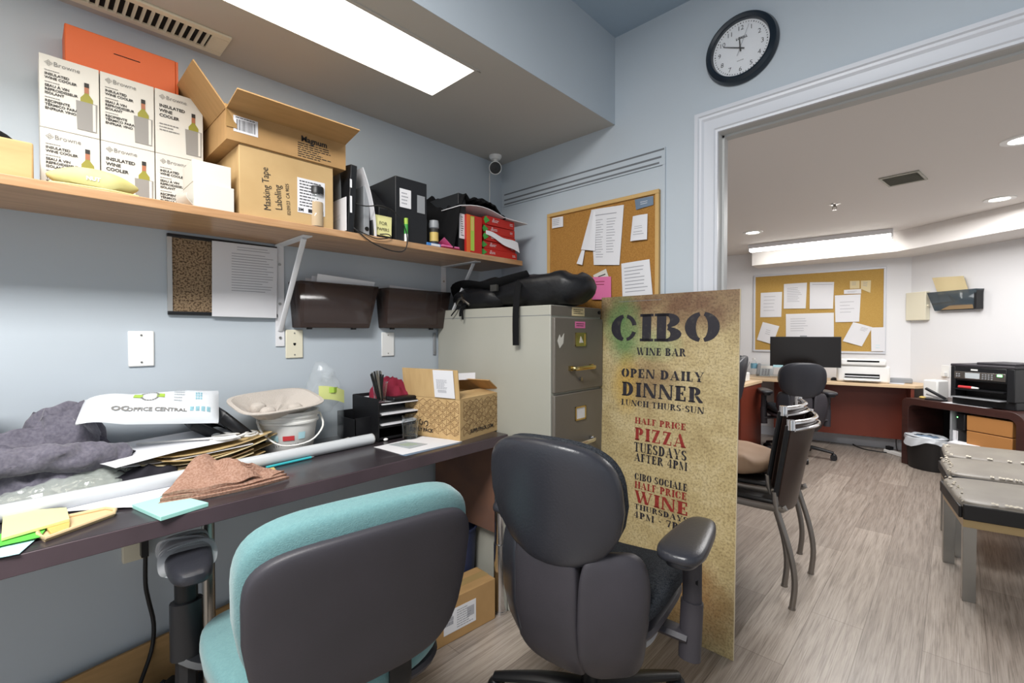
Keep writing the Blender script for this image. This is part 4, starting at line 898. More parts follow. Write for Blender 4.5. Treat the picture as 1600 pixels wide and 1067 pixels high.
paper('green_note', 'bright green paper under the yellow notes at the desk edge', 'paper', ((0.4405, -1.9255, 0.7860), (0.4548, -1.8540, 0.7860), (0.5225, -1.8688, 0.7860), (0.5286, -1.9482, 0.7860)), m=('green_note', 'ink'), bulge=.002)
quadbox('yellow_note_pad', 'pale yellow note pad on the green paper at the left desk edge', 'note pad', ((0.3077, -1.9238, 0.7900), (0.3702, -1.8220, 0.7900), (0.4685, -1.8213, 0.7900), (0.5049, -1.9222, 0.7900)), .007, 'yellow_note', z=DZ+.012)
quadbox('olive_note_pad', 'olive yellow sticky pad in the small wooden tray', 'note pad', ((0.4718, -1.8583, 0.7880), (0.4627, -1.8201, 0.7880), (0.5123, -1.8245, 0.7880), (0.5204, -1.8519, 0.7880)), .006, 'ruler', z=DZ+.006)
# brown towel
P4 = [V((0.1196, -1.4898, 0.7850)), V((0.2027, -1.4316, 0.7850)), V((0.4734, -1.3507, 0.7850)), V((0.5042, -1.5952, 0.7850)), V((0.4149, -1.6610, 0.7850))]
c = sum(P4, V())/5
t = root('brown_towel', 'folded brown ribbed towel lying at the desk edge', 'towel', TR(c.x, c.y, DZ+.001))
TL_, TR_, BR_, BL_ = V((0.3224, -1.5449, 0.8350))-c, V((0.4425, -1.4601, 0.8300))-c, V((0.4756, -1.3569, 0.7850))-c, V((0.4699, -1.6658, 0.7950))-c
for k in range(3):
    def tw(u, v, k=k):
        sc2 = 1.0-.035*k
        p = (BL_*(1-u)*(1-v)+BR_*u*(1-v)+TR_*u*v+TL_*(1-u)*v)
        p = V((p.x*sc2 + .02*math.sin(PI*u)*(1-v), p.y*sc2, 0))
        z = .006+.009*k + .052*max(0, min(1, v*1.25))**1.3*(1-.35*u) + (.006*k)*noise.noise(V((u*4, v*4, 5)))
        if k == 2: z += .03*math.exp(-((u-.68+.15*v)/.10)**2)*math.sin(PI*min(1, v+.15))*.8 - .012*math.exp(-((u-.80)/.07)**2)
        return (p.x, p.y, z)
    s = MB(); s.sheet(tw, 30, 22, .008); s.build('towel_layer', 'brown_towel', t, smooth=70)
quadbox('white_block', 'small white carton piece lying behind the film tube by the bottle', 'carton', [(.175, -1.06, 0), (.215, -1.03, 0), (.19, -.985, 0), (.15, -1.01, 0)], .018, 'white_card')
s = MB(); s.ell((0, 0, .012), .026, .03, .013, .8); tag(s.build('paper_ball', 'white_card', None, dk(.17, -.96)), 'crumpled white tissue behind the film tube', 'tissue')
s = MB(); s.ell((0, 0, .006), .008, .01, .006, 1); tag(s.build('ear_plug', 'white_plastic', None, dk(.245, -.90)), 'tiny white plug on the desk before the letter trays', 'plug')
s = MB(); s.box(-.006, .006, -.10, .10, 0, .004); tag(s.build('blue_pen', mat('blue_pen', '#33508f', .4), None, dk(.235, -.79, -.1, .0545)), 'blue pen lying in the lowest open letter tray', 'pen')
# a sheet edge entering at the far left
s = MB(); s.sheet(lambda u, v: (.1+.14*u, -2.3+.36*v, .002*math.sin(u*3)), 5, 6, .0009); tag(s.build('paper_sheet', 'paper', None, TR(0, 0, 1.06770)), 'white sheet edge jutting out at the far left above the sweatshirt', 'paper')
t = root('letter_rack', 'dark paper rack at the far left behind the sweatshirt', 'rack', TR(.12, -2.2, DZ+.001))
for z in (.03, .10, 0.28370): q = MB(); q.box(-.1, .12, -.25, .18, z, z+.003); q.build('shelf', 'black_plastic', t)
for y in (-.25, .178): q = MB(); q.box(-.1, -.06, y, y+.003, 0, 0.28970); q.build('side', 'black_plastic', t)

# ---------------------------------------------------------------- under the desk
t = root('outlet_strip', 'cream outlet box with a taped label under the desk', 'outlet', WL(-1.655, .55, .0005)); s = MB(); s.box(-.03, .035, -.055, .05, 0, .03); s.build('box', 'cream_plastic', t, bev=.003); s = MB(); s.box(.012, .03, -.04, .04, .03, .06); s.build('plug', 'black_plastic', t)
s = MB(); s.tube([(.05, -1.632, .51), (.045, -1.632, .42), (.04, -1.624, .36), (.04, -1.612, .28), (.045, -1.62, .20), (.09, -1.66, .12), (.14, -1.70, .02)], .006); s.v = [p-t.matrix_world.translation for p in s.v]; s.M = Matrix(); q = s.build('power_cord', 'cord', t); q.matrix_local = t.matrix_world.inverted() @ Matrix.Translation(t.matrix_world.translation)
s = MB(); s.M = frame((.0, -1.55, .0), (0, 1, 0)); s.prism([(-.5, 0), (.62, 0), (.62, .30), (.3, .27), (-.5, .18)], .03, .04); tag(s.build('flattened_carton', 'card', None), 'flattened carton leaning along the wall under the desk', 'carton')
for k, (x, y, rx, ry, h, sd, lab) in enumerate(((.2, -1.62, .13, .2, .16, 2, 'black bin bag heaped under the desk below the cord'), (.22, -1.2, .14, .19, .2, 6, 'black bin bag heaped under the desk behind the teal chair'))):
    s = MB(); s.heap(0, 0, rx, ry, h, 0, sd, 0, .3, 10, 80, 30, edge=.3).rumple(.03, 14, k, floor=.004); tag(s.build('bin_bag', 'bag_black', None, TR(x, y, 0)), lab, 'bag', 'black bags under the desk')
t = root('navy_bin', 'round navy waste bin under the desk beside the filing cabinet', 'bin', TR(.25, -.54, 0) @ Matrix.Diagonal((.70, .70, 1, 1))); s = MB(); s.lathe([(0, .004), (.10, .004), (.125, .33), (.131, .33), (.131, .338), (.121, .338), (.097, .01), (0, .01)], n=40); s.build('body', 'navy', t)
a, b_, c_ = V((0.4640, -0.7951, 0.0000)), V((0.4812, -0.5238, 0.0000)), V((0.4507, -1.0357, 0.0000))
M_ = frame((b_.x, b_.y, 0), (a-b_).xy.to_3d()*-1)
t = root('parcel_box', 'brown parcel box with a white shipping label on the floor under the desk', 'box', M_); s = MB(); s.box(-.50, 0, 0, .172, -.13, 0); s.build('carton', 'card', t, bev=.003)
s = MB(); s.box(-.262, -.105, .038, .128, .0003, .0012); s.lines(-.2, -.115, .045, .12, 8, .0016, 1, seed=2); s.lines(-.255, -.215, .07, .118, 3, .0016, 1, th=.9, seed=9); 
for k in range(8): s.rect(-.15, -.115, .07+k*.005, .073+k*.005, .0018, 1)
s.build('shipping_label', ['paper', 'ink'], t); s = MB(); s.box(-.50, 0, .1722, .1728, -.085, -.045); s.box(-.001, .0008, .11, .1728, -.125, -.075); s.build('tape', 'tape', t)

# ---------------------------------------------------------------- filing cabinet and bag on it
CM = TR(.012, -.462, 0, .032)
t = root('filing_cabinet', 'tall grey metal filing cabinet with brown drawer fronts in the corner', 'filing cabinet', CM)
s = MB(); s.box(0, .70, 0, .381, .0, 1.32); s.build('body', 'grey_cabinet', t, bev=.003)
s = MB(); s.box(0, .701, -.0008, .0, 1.278, 1.280); s.build('top_seam', 'groove', t)
s = MB(); s.box(.70, .703, .003, .378, 1.278, 1.318); s.cyl((.703, .36, 1.3), (.708, .36, 1.3), .008, mi=1); s.build('top_rail', ['drawer_brown', 'black_metal'], t)
lbl = MB(); lbl.M = frame((.7035, .19, 1.297), (0, 1, 0)); lbl.box(-.045, .05, -.017, .019, 0, .001); lbl.lines(-.035, .04, -.01, .014, 3, .0014, 1); lbl.build('top_label', ['manila', 'ink_dark'], t)
for k in range(4):
    z1 = 1.27-.314*k; z0 = z1-.304
    q = MB(); q.box(.70, .716, .008, .373, z0, z1); dr = q.build('drawer', 'drawer_brown', t, bev=.003)
    q = MB(); F_ = frame((.716, .19, z0), (0, 1, 0)); q.M = F_
    for dx in (-.078, .078): q.box(dx-.01, dx+.01, .085, .105, 0, .012)
    q.tube([(-.078, .095, .012), (-.07, .094, .03), (0, .096, .038), (.07, .094, .03), (.078, .095, .012)], .0085, n=10, flat=(1, .6)); q.build('handle', 'brass' if k == 0 else 'chrome', dr)
    q = MB(); q.M = F_; q.cyl((.0, .045, 0), (.0, .045, .008), .008, n=12); q.build('latch', 'steel', dr)
    q = MB(); q.M = F_
    for a in ((-.04, .04, .185, .191), (-.04, .04, .237, .243), (-.04, -.033, .185, .243), (.033, .04, .185, .243)): q.box(*a, 0, .004)
    q.box(-.033, .033, .19, .238, .0005, .0015, 1 if k else 0); q.build('card_holder', ['brass', 'paper'], dr)
    if k == 0:
        q = MB(); q.M = F_; q.box(-.04, .036, .262, .29, 0, .001); q.lines(-.032, .03, .268, .285, 2, .0015, 1, seed=3); q.build('sticker', ['pink', 'ink_dark'], dr)
        q = MB(); q.M = F_; q.prism([(-.165, .21), (-.15, .235), (-.14, .22), (-.12, .24), (-.125, .2), (-.15, .18)], 0, .0008); q.prism([(-.01, .2), (0, .228), (.02, .2)], .002, .003); q.build('torn_sticker', 'white_card', dr)
t = root('backpack', 'black backpack lying on its side on the filing cabinet with straps hanging', 'backpack', TR(.40, -.285, 1.321, .02))
def bagfn(p):
    k = p.x/.38; hz_ = .75+.25*k; p = V((p.x, p.y*(.95-.12*k*k), p.z*hz_)); n_ = noise.noise(p*9)*.018 + noise.noise(p*22)*.006
    return V((p.x+n_*.4, p.y+n_, p.z+n_ if p.z > -.05 else p.z))
s = MB(); s.ell((0, 0, .066), .385, .15, .084, .62, 48, 22, fn=bagfn); s.rumple(.022, 9, 3, .7, floor=-.01); s.build('body', 'bag_black', t)
s = MB(); s.ell((-.16, -.10, .05), .17, .06, .05, .8, 30, 14, fn=lambda p: p + V((0, noise.noise(p*16)*.012, noise.noise(p*12)*.01))); s.build('front_pocket', 'bag_black', t)
s = MB(); s.tube([(-.33, -.07, .03), (-.31, -.13, .10), (-.2, -.15, .12), (-.05, -.155, .10), (.05, -.15, .115), (.16, -.12, .135)], .013, n=8, flat=(1.8, .45)); s.build('shoulder_strap', 'black_cloth', t)
s = MB(); s.tube([(-.34, -.05, .10), (-.25, -.13, .08), (-.19, -.165, .03)], .008, flat=(1.6, .6)); s.tube([(-.27, -.15, .03), (-.22, -.168, .05), (-.17, -.16, .02)], .007); s.build('zipper_trim', 'steel', t)
s = MB(); s.tube([(.11, -.10, .14), (.135, -.16, .085), (.145, -.184, .0), (.148, -.190, -.08), (.150, -.191, -.165)], .014, n=8, flat=(1., .12)); s.build('hanging_strap', 'black_cloth', t)
s = MB(); s.tube([(-.2, -.15, .02), (-.2, -.185, -.004), (-.2, -.19, -.035)], .006); s.tube([(-.22, -.16, .02), (-.235, -.187, -.004), (-.265, -.19, -.03)], .003); s.tube([(-.19, -.16, .02), (-.185, -.188, -.006), (-.182, -.19, -.05)], .004); s.build('drawstring', 'black_cloth', t)
s = MB(); s.box(-.02, .02, -.172, -.160, .072, .10); s.build('buckle', 'steel', t)

# ---------------------------------------------------------------- stencil lettering for the leaning sign
def cres(cx, cy, rx, ry, ix, iy, a0, a1, n=14):
    A = [math.radians(a0+(a1-a0)*i/n) for i in range(n+1)]
    return [(cx+rx*math.cos(a), cy+ry*math.sin(a)) for a in A] + [(cx+ix*math.cos(a), cy+iy*math.sin(a)) for a in reversed(A)]
def rc(x0, y0, x1, y1): return [(x0, y0), (x1, y0), (x1, y1), (x0, y1)]
def stem(x, w_=.25, s_=.06, lo=1, hi=1):
    o = [rc(x, 0, x+w_, 1)]
    if lo: o.append(rc(x-s_, 0, x+w_+s_, .10))
    if hi: o.append(rc(x-s_, .90, x+w_+s_, 1))
    return o
def diag(xa, xb, w_, y0=0, y1=1): return [(xa, y0), (xa+w_, y0), (xb+w_, y1), (xb, y1)]
G = {
 'I': (.36, stem(.08)), ' ': (.32, []), '-': (.36, [rc(.04, .4, .32, .5)]),
 'C': (.78, [cres(.40, .5, .40, .5, .12, .38, 98, 262), cres(.42, .5, .34, .5, .21, .37, 12, 80), cres(.42, .5, .34, .5, .22, .38, -80, -20)]),
 'O': (.82, [cres(.39, .5, .39, .5, .12, .38, 97, 263), cres(.43, .5, .39, .5, .12, .38, -83, 83)]),
 'B': (.74, stem(.07) + [cres(.33, .745, .33, .255, .08, .15, -84, 88), cres(.33, .26, .38, .26, .10, .15, -88, 84)]),
 'D': (.80, stem(.07) + [cres(.34, .5, .42, .5, .15, .37, -87, 87)]),
 'P': (.70, stem(.07) + [cres(.33, .70, .34, .30, .08, .16, -85, 88)]),
 'R': (.80, stem(.07) + [cres(.33, .72, .33, .28, .08, .15, -85, 88), [(.36, .42), (.52, .44), (.78, .09), (.8, 0), (.58, 0), (.56, .04)]]),
 'E': (.66, stem(.07) + [rc(.31, .90, .60, 1), rc(.51, .70, .60, .95), rc(.31, .0, .62, .10), rc(.53, .05, .62, .30), rc(.31, .47, .48, .56), rc(.40, .38, .48, .62)]),
 'F': (.62, stem(.07) + [rc(.31, .90, .58, 1), rc(.52, .72, .58, .95), rc(.31, .47, .46, .54), rc(.41, .4, .46, .62)]),
 'L': (.62, stem(.07) + [rc(.31, 0, .58, .07), rc(.52, .05, .58, .32)]),
 'H': (.86, stem(.07) + stem(.58) + [rc(.31, .46, .55, .54)]),
 'N': (.88, [rc(.08, 0, .17, .92), rc(.0, 0, .25, .09), diag(.60, .04, .24), rc(.73, .12, .82, 1), rc(.64, .94, .88, 1)]),
 'M': (1.02, [rc(.08, 0, .14, .94), rc(0, 0, .22, .09), [(.02, 1), (.24, 1), (.52, .25), (.46, 0), (.40, 0)], [(.56, .3), (.50, .1), (.74, .94), (.80, 1), (.72, 1)], rc(.76, 0, .96, 1), rc(.70, 0, 1.02, .09), rc(.8, .94, 1.02, 1)]),
 'A': (.86, [[(.40, 1), (.50, 1), (.84, 0), (.58, 0), (.34, .80)], [(.30, .72), (.34, .66), (.13, 0), (.07, 0)], rc(0, 0, .22, .09), rc(.52, 0, .88, .09), rc(.24, .28, .50, .34)]),
 'U': (.80, [rc(.07, .25, .27, 1), rc(0, .90, .34, 1), cres(.40, .28, .33, .28, .14, .2, 180, 265), cres(.42, .28, .30, .28, .24, .22, 275, 360), rc(.64, .28, .73, 1), rc(.56, .94, .82, 1)]),
 'S': (.64, [cres(.32, .72, .30, .28, .08, .15, 95, 215), cres(.32, .72, .26, .28, .16, .17, 20, 85), [(.10, .56), (.24, .66), (.56, .42), (.50, .30)], cres(.32, .28, .30, .28, .08, .15, -85, 35), cres(.32, .28, .26, .28, .16, .17, 200, 265), rc(.54, .70, .58, .98), rc(.05, .02, .09, .30)]),
 'T': (.72, stem(.26, .2, .08, 1, 0) + [rc(.02, .90, .24, 1), rc(.48, .90, .70, 1), rc(.02, .70, .07, .95), rc(.65, .70, .70, .95), rc(.26, .90, .46, 1)]),
 'W': (1.16, [diag(.26, .02, .2), rc(-.02, .94, .3, 1), [(.38, .1), (.42, .0), (.62, .8), (.58, .9)], diag(.70, .46, .2), rc(.42, .94, .72, 1), [(.86, .09), (.90, 0), (1.10, .94), (1.05, .94)], rc(.94, .94, 1.18, 1)]),
 'Y': (.80, [[(.02, 1), (.24, 1), (.48, .5), (.30, .42)], [(.50, .42), (.46, .46), (.66, .94), (.72, .94)], rc(.56, .94, .80, 1), rc(-.02, .94, .30, 1), rc(.30, 0, .50, .4), rc(.22, 0, .58, .09)]),
 'Z': (.70, [diag(.04, .42, .24), rc(.06, .90, .40, 1), rc(.06, .72, .11, .96), rc(.31, .0, .66, .07), rc(.60, .04, .66, .30)]),
 '4': (.68, [rc(.36, 0, .54, 1), rc(.28, 0, .62, .09), [(.34, .96), (.34, .84), (.1, .34), (.03, .34)], rc(.03, .24, .33, .32), rc(.55, .24, .64, .32)]),
 '7': (.60, [rc(.04, .88, .56, 1), rc(.04, .68, .09, .92), [(.44, .84), (.56, .88), (.38, 0), (.18, 0)]]),
}
def stencil(mb, txt, x0, x1, zt, zb, mi=0, gap=.1):
    """one line of stencil capitals fitted to a width and height"""
    W_ = sum(G[c][0] for c in txt) + gap*(len(txt)-1); k = (x1-x0)/W_; h = (zt-zb)*(.86 if zt-zb < .08 else .93); zm = (zt+zb)/2; x = x0
    for c in txt:
        for p in G[c][1]: mb.add([(x+a*k, zb+b*h, .0008) for a, b in p], [list(range(len(p)))], mi)
        x += (G[c][0]+gap)*k
SGM = frame((.712, -.103, .001), (1, 0, 0), (0, .052, 1.36))
t = root('sign_board', 'tall weathered wine bar sign board leaning at the doorway behind the black chair', 'sign', SGM)
s = MB(); s.box(-.012, .587, 0, 1.37, -.006, 0); s.build('panel', 'sign_print', t); s = MB(); s.box(.5872, .589, 0, 1.37, -.0062, .0003); s.build('edge', 'sign_edge', t)
s = MB(); s.box(.08, .28, 1.345, 1.348, 0, .001); s.build('shiny_tape', 'clear_plastic', t)
groups = (
 ('title', 'sign_black', (('CIBO', (0.0431, 0.5176, 1.2975, 1.1712), .05), ('WINE BAR', (0.1714, 0.3875, 1.1493, 1.1122), .1))),
 ('hours_lettering', 'sign_black', (('OPEN DAILY', (0.0996, 0.4615, 1.0585, 1.0139), .1), ('DINNER', (0.1033, 0.4592, 1.0031, 0.9324), .1), ('LUNCH THURS-SUN', (0.1022, 0.4640, 0.9210, 0.8911), .1))),
 ('pizza_lettering', 'sign_red', (('HALF PRICE', (0.1701, 0.3935, 0.8485, 0.8178), .1), ('PIZZA', (0.1706, 0.3946, 0.8101, 0.7473), .12))),
 ('day_lettering', 'sign_black', (('TUESDAYS', (0.1685, 0.3995, 0.7443, 0.6969), .1), ('AFTER 4PM', (0.1714, 0.4027, 0.6972, 0.6575), .1))),
 ('social_lettering', 'sign_black', (('CIBO SOCIALE', (0.1744, 0.4043, 0.6118, 0.5775), .1),)),
 ('thursday_lettering', 'sign_black', (('THURSDAYS', (0.1766, 0.4104, 0.4799, 0.4530), .1),)),
 ('time_lettering', 'sign_black', (('4PM - 7PM', (0.1733, 0.4111, 0.4480, 0.4166), .12),)),
 ('wine_lettering', 'sign_red', (('HALF PRICE', (0.1753, 0.4024, 0.5763, 0.5421), .1), ('WINE', (0.1765, 0.4095, 0.5420, 0.4818), .1))))
for nm, m_, rows in groups:
    s = MB()
    for tx, (x0, x1, zt, zb), g_ in rows: stencil(s, tx, x0, x1, zt, zb, 0, g_)
    s.build(nm, m_, t, smooth=0)

# ---------------------------------------------------------------- cork board by the doorway
t = root('cork_board', 'wood framed cork board with pinned notes on the wall above the cabinet', 'board', frame((.655, -.001, 1.46), (1, 0, 0)))
w_, h_ = .3065, .3605
MB().box(-w_+.014, w_-.014, -h_+.014, h_-.014, 0, .008).build('cork', 'cork', t)
s = MB()
for a in ((-w_, w_, h_-.018, h_), (-w_, w_, -h_, -h_+.018), (-w_, -w_+.018, -h_+.018, h_-.018), (w_-.018, w_, -h_+.018, h_-.018)): s.box(*a, 0, .018)
s.build('frame', 'cork_frame', t, bev=.002)
def note(name, label, cat, px, m=('paper', 'ink'), pins=(), **k):
    o = paper(name, label, cat, px, m=m, **k)
    for p, mm_ in pins: pin(o, o.matrix_world.inverted() @ frame(p, (1, 0, 0)), mm_)
    return o
Ya = -.012
note('price_list', 'large white price list with a bite-shaped tear on the cork board', 'paper', ((0.6167, -0.0120, 1.7949), (0.7916, -0.0120, 1.7856), (0.7707, -0.0140, 1.5168), (0.6329, -0.0140, 1.5311)), ink=[(.12, .8, .86, .91, 1), (.1, .4, .12, .82, 16), (.5, .8, .2, .82, 13)], bulge=.006, pins=(((0.6785, -0.0140, 1.7831), 'clockblack'),), seed=3)
note('torn_sheet', 'crumpled left part of the white price list on the cork board', 'paper', ((0.6167, -0.0120, 1.7888), (0.6454, -0.0120, 1.7806), (0.6439, -0.0200, 1.5956), (0.5620, -0.0180, 1.6123)), bulge=.008, seed=8)
note('paper_tag', 'small white torn tag pinned below the price list', 'tag', ((0.5630, -0.0140, 1.6096), (0.5816, -0.0140, 1.6072), (0.5710, -0.0200, 1.5368), (0.5371, -0.0200, 1.5466)), pins=(((0.5793, -0.0160, 1.6103), 'ink_dark'),), bulge=.003)
note('calendar_note', 'small white grid note in the top left corner of the cork board', 'note', ((0.3798, -0.0130, 1.7960), (0.4495, -0.0130, 1.7936), (0.4495, -0.0130, 1.7424), (0.3799, -0.0130, 1.7437)), ink=[(.1, .9, .2, .9, 4)], th=.003)
note('blue_card', 'blue and white card in the top right corner of the cork board', 'card', ((0.8457, -0.0120, 1.7978), (0.9338, -0.0120, 1.7967), (0.9339, -0.0120, 1.7583), (0.8521, -0.0120, 1.7515)), m=('bluegrey', 'paper'), ink=[(.3, .8, .3, .7, 2)], bulge=.004)
note('spiral_note', 'torn spiral notebook leaf with scribbles and a green pin', 'note', ((0.8371, -0.0130, 1.7257), (0.9078, -0.0130, 1.7244), (0.9078, -0.0180, 1.6129), (0.8276, -0.0180, 1.6157)), ink=[(.2, .8, .45, .6, 2), (.15, .85, .2, .4, 2)], bulge=.006, pins=(((0.8688, -0.0140, 1.7172), 'ink_dark'), ((0.8933, -0.0140, 1.7046), 'green_card')), seed=5)
note('handwritten_note', 'white handwritten sheet at the lower right of the cork board', 'note', ((0.7793, -0.0120, 1.5219), (0.9170, -0.0120, 1.5268), (0.9335, -0.0140, 1.3678), (0.7875, -0.0140, 1.3647)), ink=[(.1, .92, .12, .9, 8)], bulge=.003, pins=(((0.8602, -0.0140, 1.5160), 'clockblack'),), seed=6)
note('yes_ticket', 'small white ticket with black lettering above the pink note', 'ticket', ((0.6281, -0.0120, 1.4831), (0.6986, -0.0120, 1.5066), (0.7125, -0.0120, 1.4697), (0.6389, -0.0120, 1.4579)), m=('white_card', 'ink_dark'), ink=[(.3, .85, .2, .6, 1)])
note('pink_note', 'bright pink note sheet on the cork board beside the backpack', 'note', ((0.6258, -0.0140, 1.4740), (0.7273, -0.0140, 1.4683), (0.7301, -0.0180, 1.3617), (0.6251, -0.0180, 1.3672)), m=('pink', 'maroon'), ink=[(.2, .8, .6, .85, 2)], bulge=.004)

# ---------------------------------------------------------------- office chairs
def sq(p, s_, k): return p
def star_base(t, r=.31, h=.05, m_='black_plastic', a0=.3, caster=True):
    for k in range(5):
        a = a0+k*2*PI/5; c, s_ = math.cos(a), math.sin(a)
        q = MB(); q.tube([(.02*c, .02*s_, h+.06), (.5*r*c, .5*r*s_, h+.05), (r*c, r*s_, h+.02)], [.03, .026, .018], n=10, flat=(1, .7)); lg = q.build('base_leg', m_, t)
        q = MB(); d_ = V((-s_, c, 0)); p = V((r*c, r*s_, .028))
        for e in (-1, 1): q.cyl(p+d_*e*.007, p+d_*e*.026, .028, n=18)
        q.ell(p+V((0, 0, .012)), .024, .024, .026); q.build('caster', 'black_plastic', lg)
    q = MB(); q.cyl((0, 0, h+.03), (0, 0, .25), .032, n=20); q.cyl((0, 0, .25), (0, 0, .42), .02, n=16); q.build('gas_lift', 'black_metal', t)
def taper(p, hw, hh, kb):
    t_ = max(0, -p.z/hh); return V((p.x*(1-kb*t_**2.2-.07*(1-p.z/hh)/2), p.y, p.z))

t = root('teal_office_chair', 'teal fabric office chair with black back shell at the desk', 'office chair', TR(.732, -1.366, 0, 1.45))
LEAN = Matrix.Translation((0, -.245, .5)) @ Matrix.Rotation(math.radians(10), 4, 'X') @ Matrix.Translation((0, 0, .155))
s = MB(); s.M = LEAN
def backc(p):
    p = taper(p, .255, .2, .22); return V((p.x, p.y + .45*p.x*p.x, p.z - .018*(p.x/.25)**2*(p.z > 0)))
s.ell((0, .015, .034), .25, .044, .184, .42, 56, 26, fn=backc); s.build('backrest', 'teal_fabric', t, smooth=80)
s = MB(); s.M = LEAN; s.ell((0, -.022, .008), .24, .026, .172, .36, 56, 26, fn=backc); s.build('back_shell', 'shell_black', t, smooth=80)
s = MB(); s.ell((0, .0, .455), .262, .25, .05, .55, 48, 18, fn=lambda p: V((p.x*(1-.1*max(0, -p.y/.25)), p.y, p.z + .02*(p.x/.26)**2 - .02*max(0, p.y/.25)))); s.build('seat', 'teal_fabric', t, smooth=80)
s = MB(); s.ell((0, 0, .41), .24, .235, .02, .5, 40, 12); s.build('seat_pan', 'shell_black', t)
for x in (-.085, .075):
    s = MB(); s.tube([(x, -.05, .40), (x, -.20, .39), (x, -.255, .42), (x, -.262, .48), (x, -.264, .53)], .016, n=10, flat=(1.7, .6)); s.build('back_upright', 'black_metal', t)
s = MB(); s.tube([(-.275, .205, .40), (-.275, .205, .54)], .026, sm=1, n=14, flat=(1., 1.35)); s.tube([(-.275, .205, .40), (-.22, .16, .385), (-.05, .05, .40)], .02, flat=(1.5, .7)); s.tube([(-.28, .20, .10), (-.275, .205, .42)], .024, sm=1); s.build('arm_post', 'black_plastic', t)
s = MB(); s.tube([(-.275, .205, .54), (-.275, .205, .625)], .019, sm=1, n=14, flat=(1, 1.3)); s.build('arm_slide', 'black_metal', t)
def padf(p):
    return V((p.x*(1+.12*p.y/.12), p.y, p.z))
s = MB(); s.ell((-.27, .20, .645), .05, .135, .024, .62, 32, 14, fn=padf); ap = s.build('arm_pad', 'leather_black', t)
s = MB()
for k in range(9):
    y = .205+.012*k; P_ = []
    for q in range(17):
        a = 2*PI*q/16; P_.append((-.27+.0535*math.copysign(abs(math.cos(a))**.7, math.cos(a))+.002*noise.noise(V((k, q, 1))), y+.018*math.sin(a+k)+.02*math.sin(k*2.3)*math.cos(a), .645+.0275*math.copysign(abs(math.sin(a))**.7, math.sin(a))))
    s.tube(P_, .0065, n=6, flat=(1.6, .35))
s.ell((-.27, .25, .646), .0525, .08, .0262, .62, 32, 12); s.build('tape_wrap', mat('tape_wrap', '#d9dce0', .18, alpha=.72, bump=(40, .6), spec=.8), ap, smooth=50)
s = MB(); s.box(.2, .26, -.10, -.04, .40, .455); s.build('arm_bracket', 'black_metal', t, bev=.006)
star_base(t)

t = root('black_office_chair', 'black ergonomic office chair with split back shell in front of the sign', 'office chair', TR(1.072, -.683, 0, .13))
LB = Matrix.Translation((0, -.262, .73)) @ Matrix.Rotation(math.radians(9), 4, 'X')
def egg(p):
    t_ = p.z/.165; k = 1-.32*max(0, -t_)**1.6 - .06*max(0, t_)**2
    return V((p.x*k, p.y + 1.2*p.x*p.x, p.z + .03*(1-(p.x/.2)**2)*(t_ > 0)*t_))
s = MB(); s.M = LB; s.ell((0, -.01, .026), .2, .028, .155, .48, 52, 24, fn=egg); s.build('headrest_shell', 'leather_black', t, smooth=80)
s = MB(); s.M = LB; s.ell((0, .022, .027), .197, .03, .15, .5, 48, 22, fn=egg); s.build('back_cushion', 'seat_fabric', t, smooth=80)
def low(p):
    t_ = (p.z)/.2; k = 1 - .12*max(0, -t_)**2 - .02*max(0, t_)
    wing = max(0, abs(p.x)-.1)/.1
    return V((p.x*k, p.y + .7*p.x*p.x + .10*max(0, -t_)**2*(t_ < 0) + .012*wing, p.z))
s = MB(); s.M = Matrix.Translation((0, -.245, .455)); s.ell((-.015, 0, 0), .10, .024, .198, .35, 36, 22, fn=low); s.build('center_shell', 'shell_black', t, smooth=80)
for sg in (-1, 1):
    s = MB(); s.M = Matrix.Translation((0, -.245, .455))
    def wing(p, sg=sg):
        p = V((p.x + sg*(.155 if sg > 0 else .145), p.y, p.z)); t_ = p.z/.2
        q = low(p); return V((q.x*(1+.05*math.sin(t_*2.2+.3)), q.y + .03*math.cos(t_*1.6)*0 + .04*(abs(p.x)-.1)/.1*(1-.0*t_), q.z))
    s.ell((0, 0, 0.0 if sg > 0 else .005), .07 if sg > 0 else .05, .03, .19, .5, 36, 22, fn=wing); s.build('side_shell', 'leather_black' if sg < 0 else 'shell_black', t, smooth=80)
s = MB(); s.M = Matrix.Translation((0, -.205, .48)); s.ell((0, 0, 0), .175, .035, .13, .6, 40, 18, fn=lambda p: V((p.x, p.y+.7*p.x*p.x, p.z))); s.build('lumbar_cushion', 'seat_fabric', t, smooth=80)
s = MB(); s.ell((0, .02, .455), .245, .245, .045, .55, 48, 18, fn=lambda p: V((p.x, p.y, p.z + .03*(p.x/.24)**2 - .02*max(0, p.y/.24)))); s.build('seat', 'seat_fabric', t, smooth=80)
s = MB(); s.ell((0, .02, .415), .235, .235, .022, .5, 40, 12); s.build('seat_pan', 'shell_black', t)
s = MB(); s.ell((.17, -.06, .385), .05, .07, .03, .8); s.build('tilt_lever', 'grey_plastic', t)
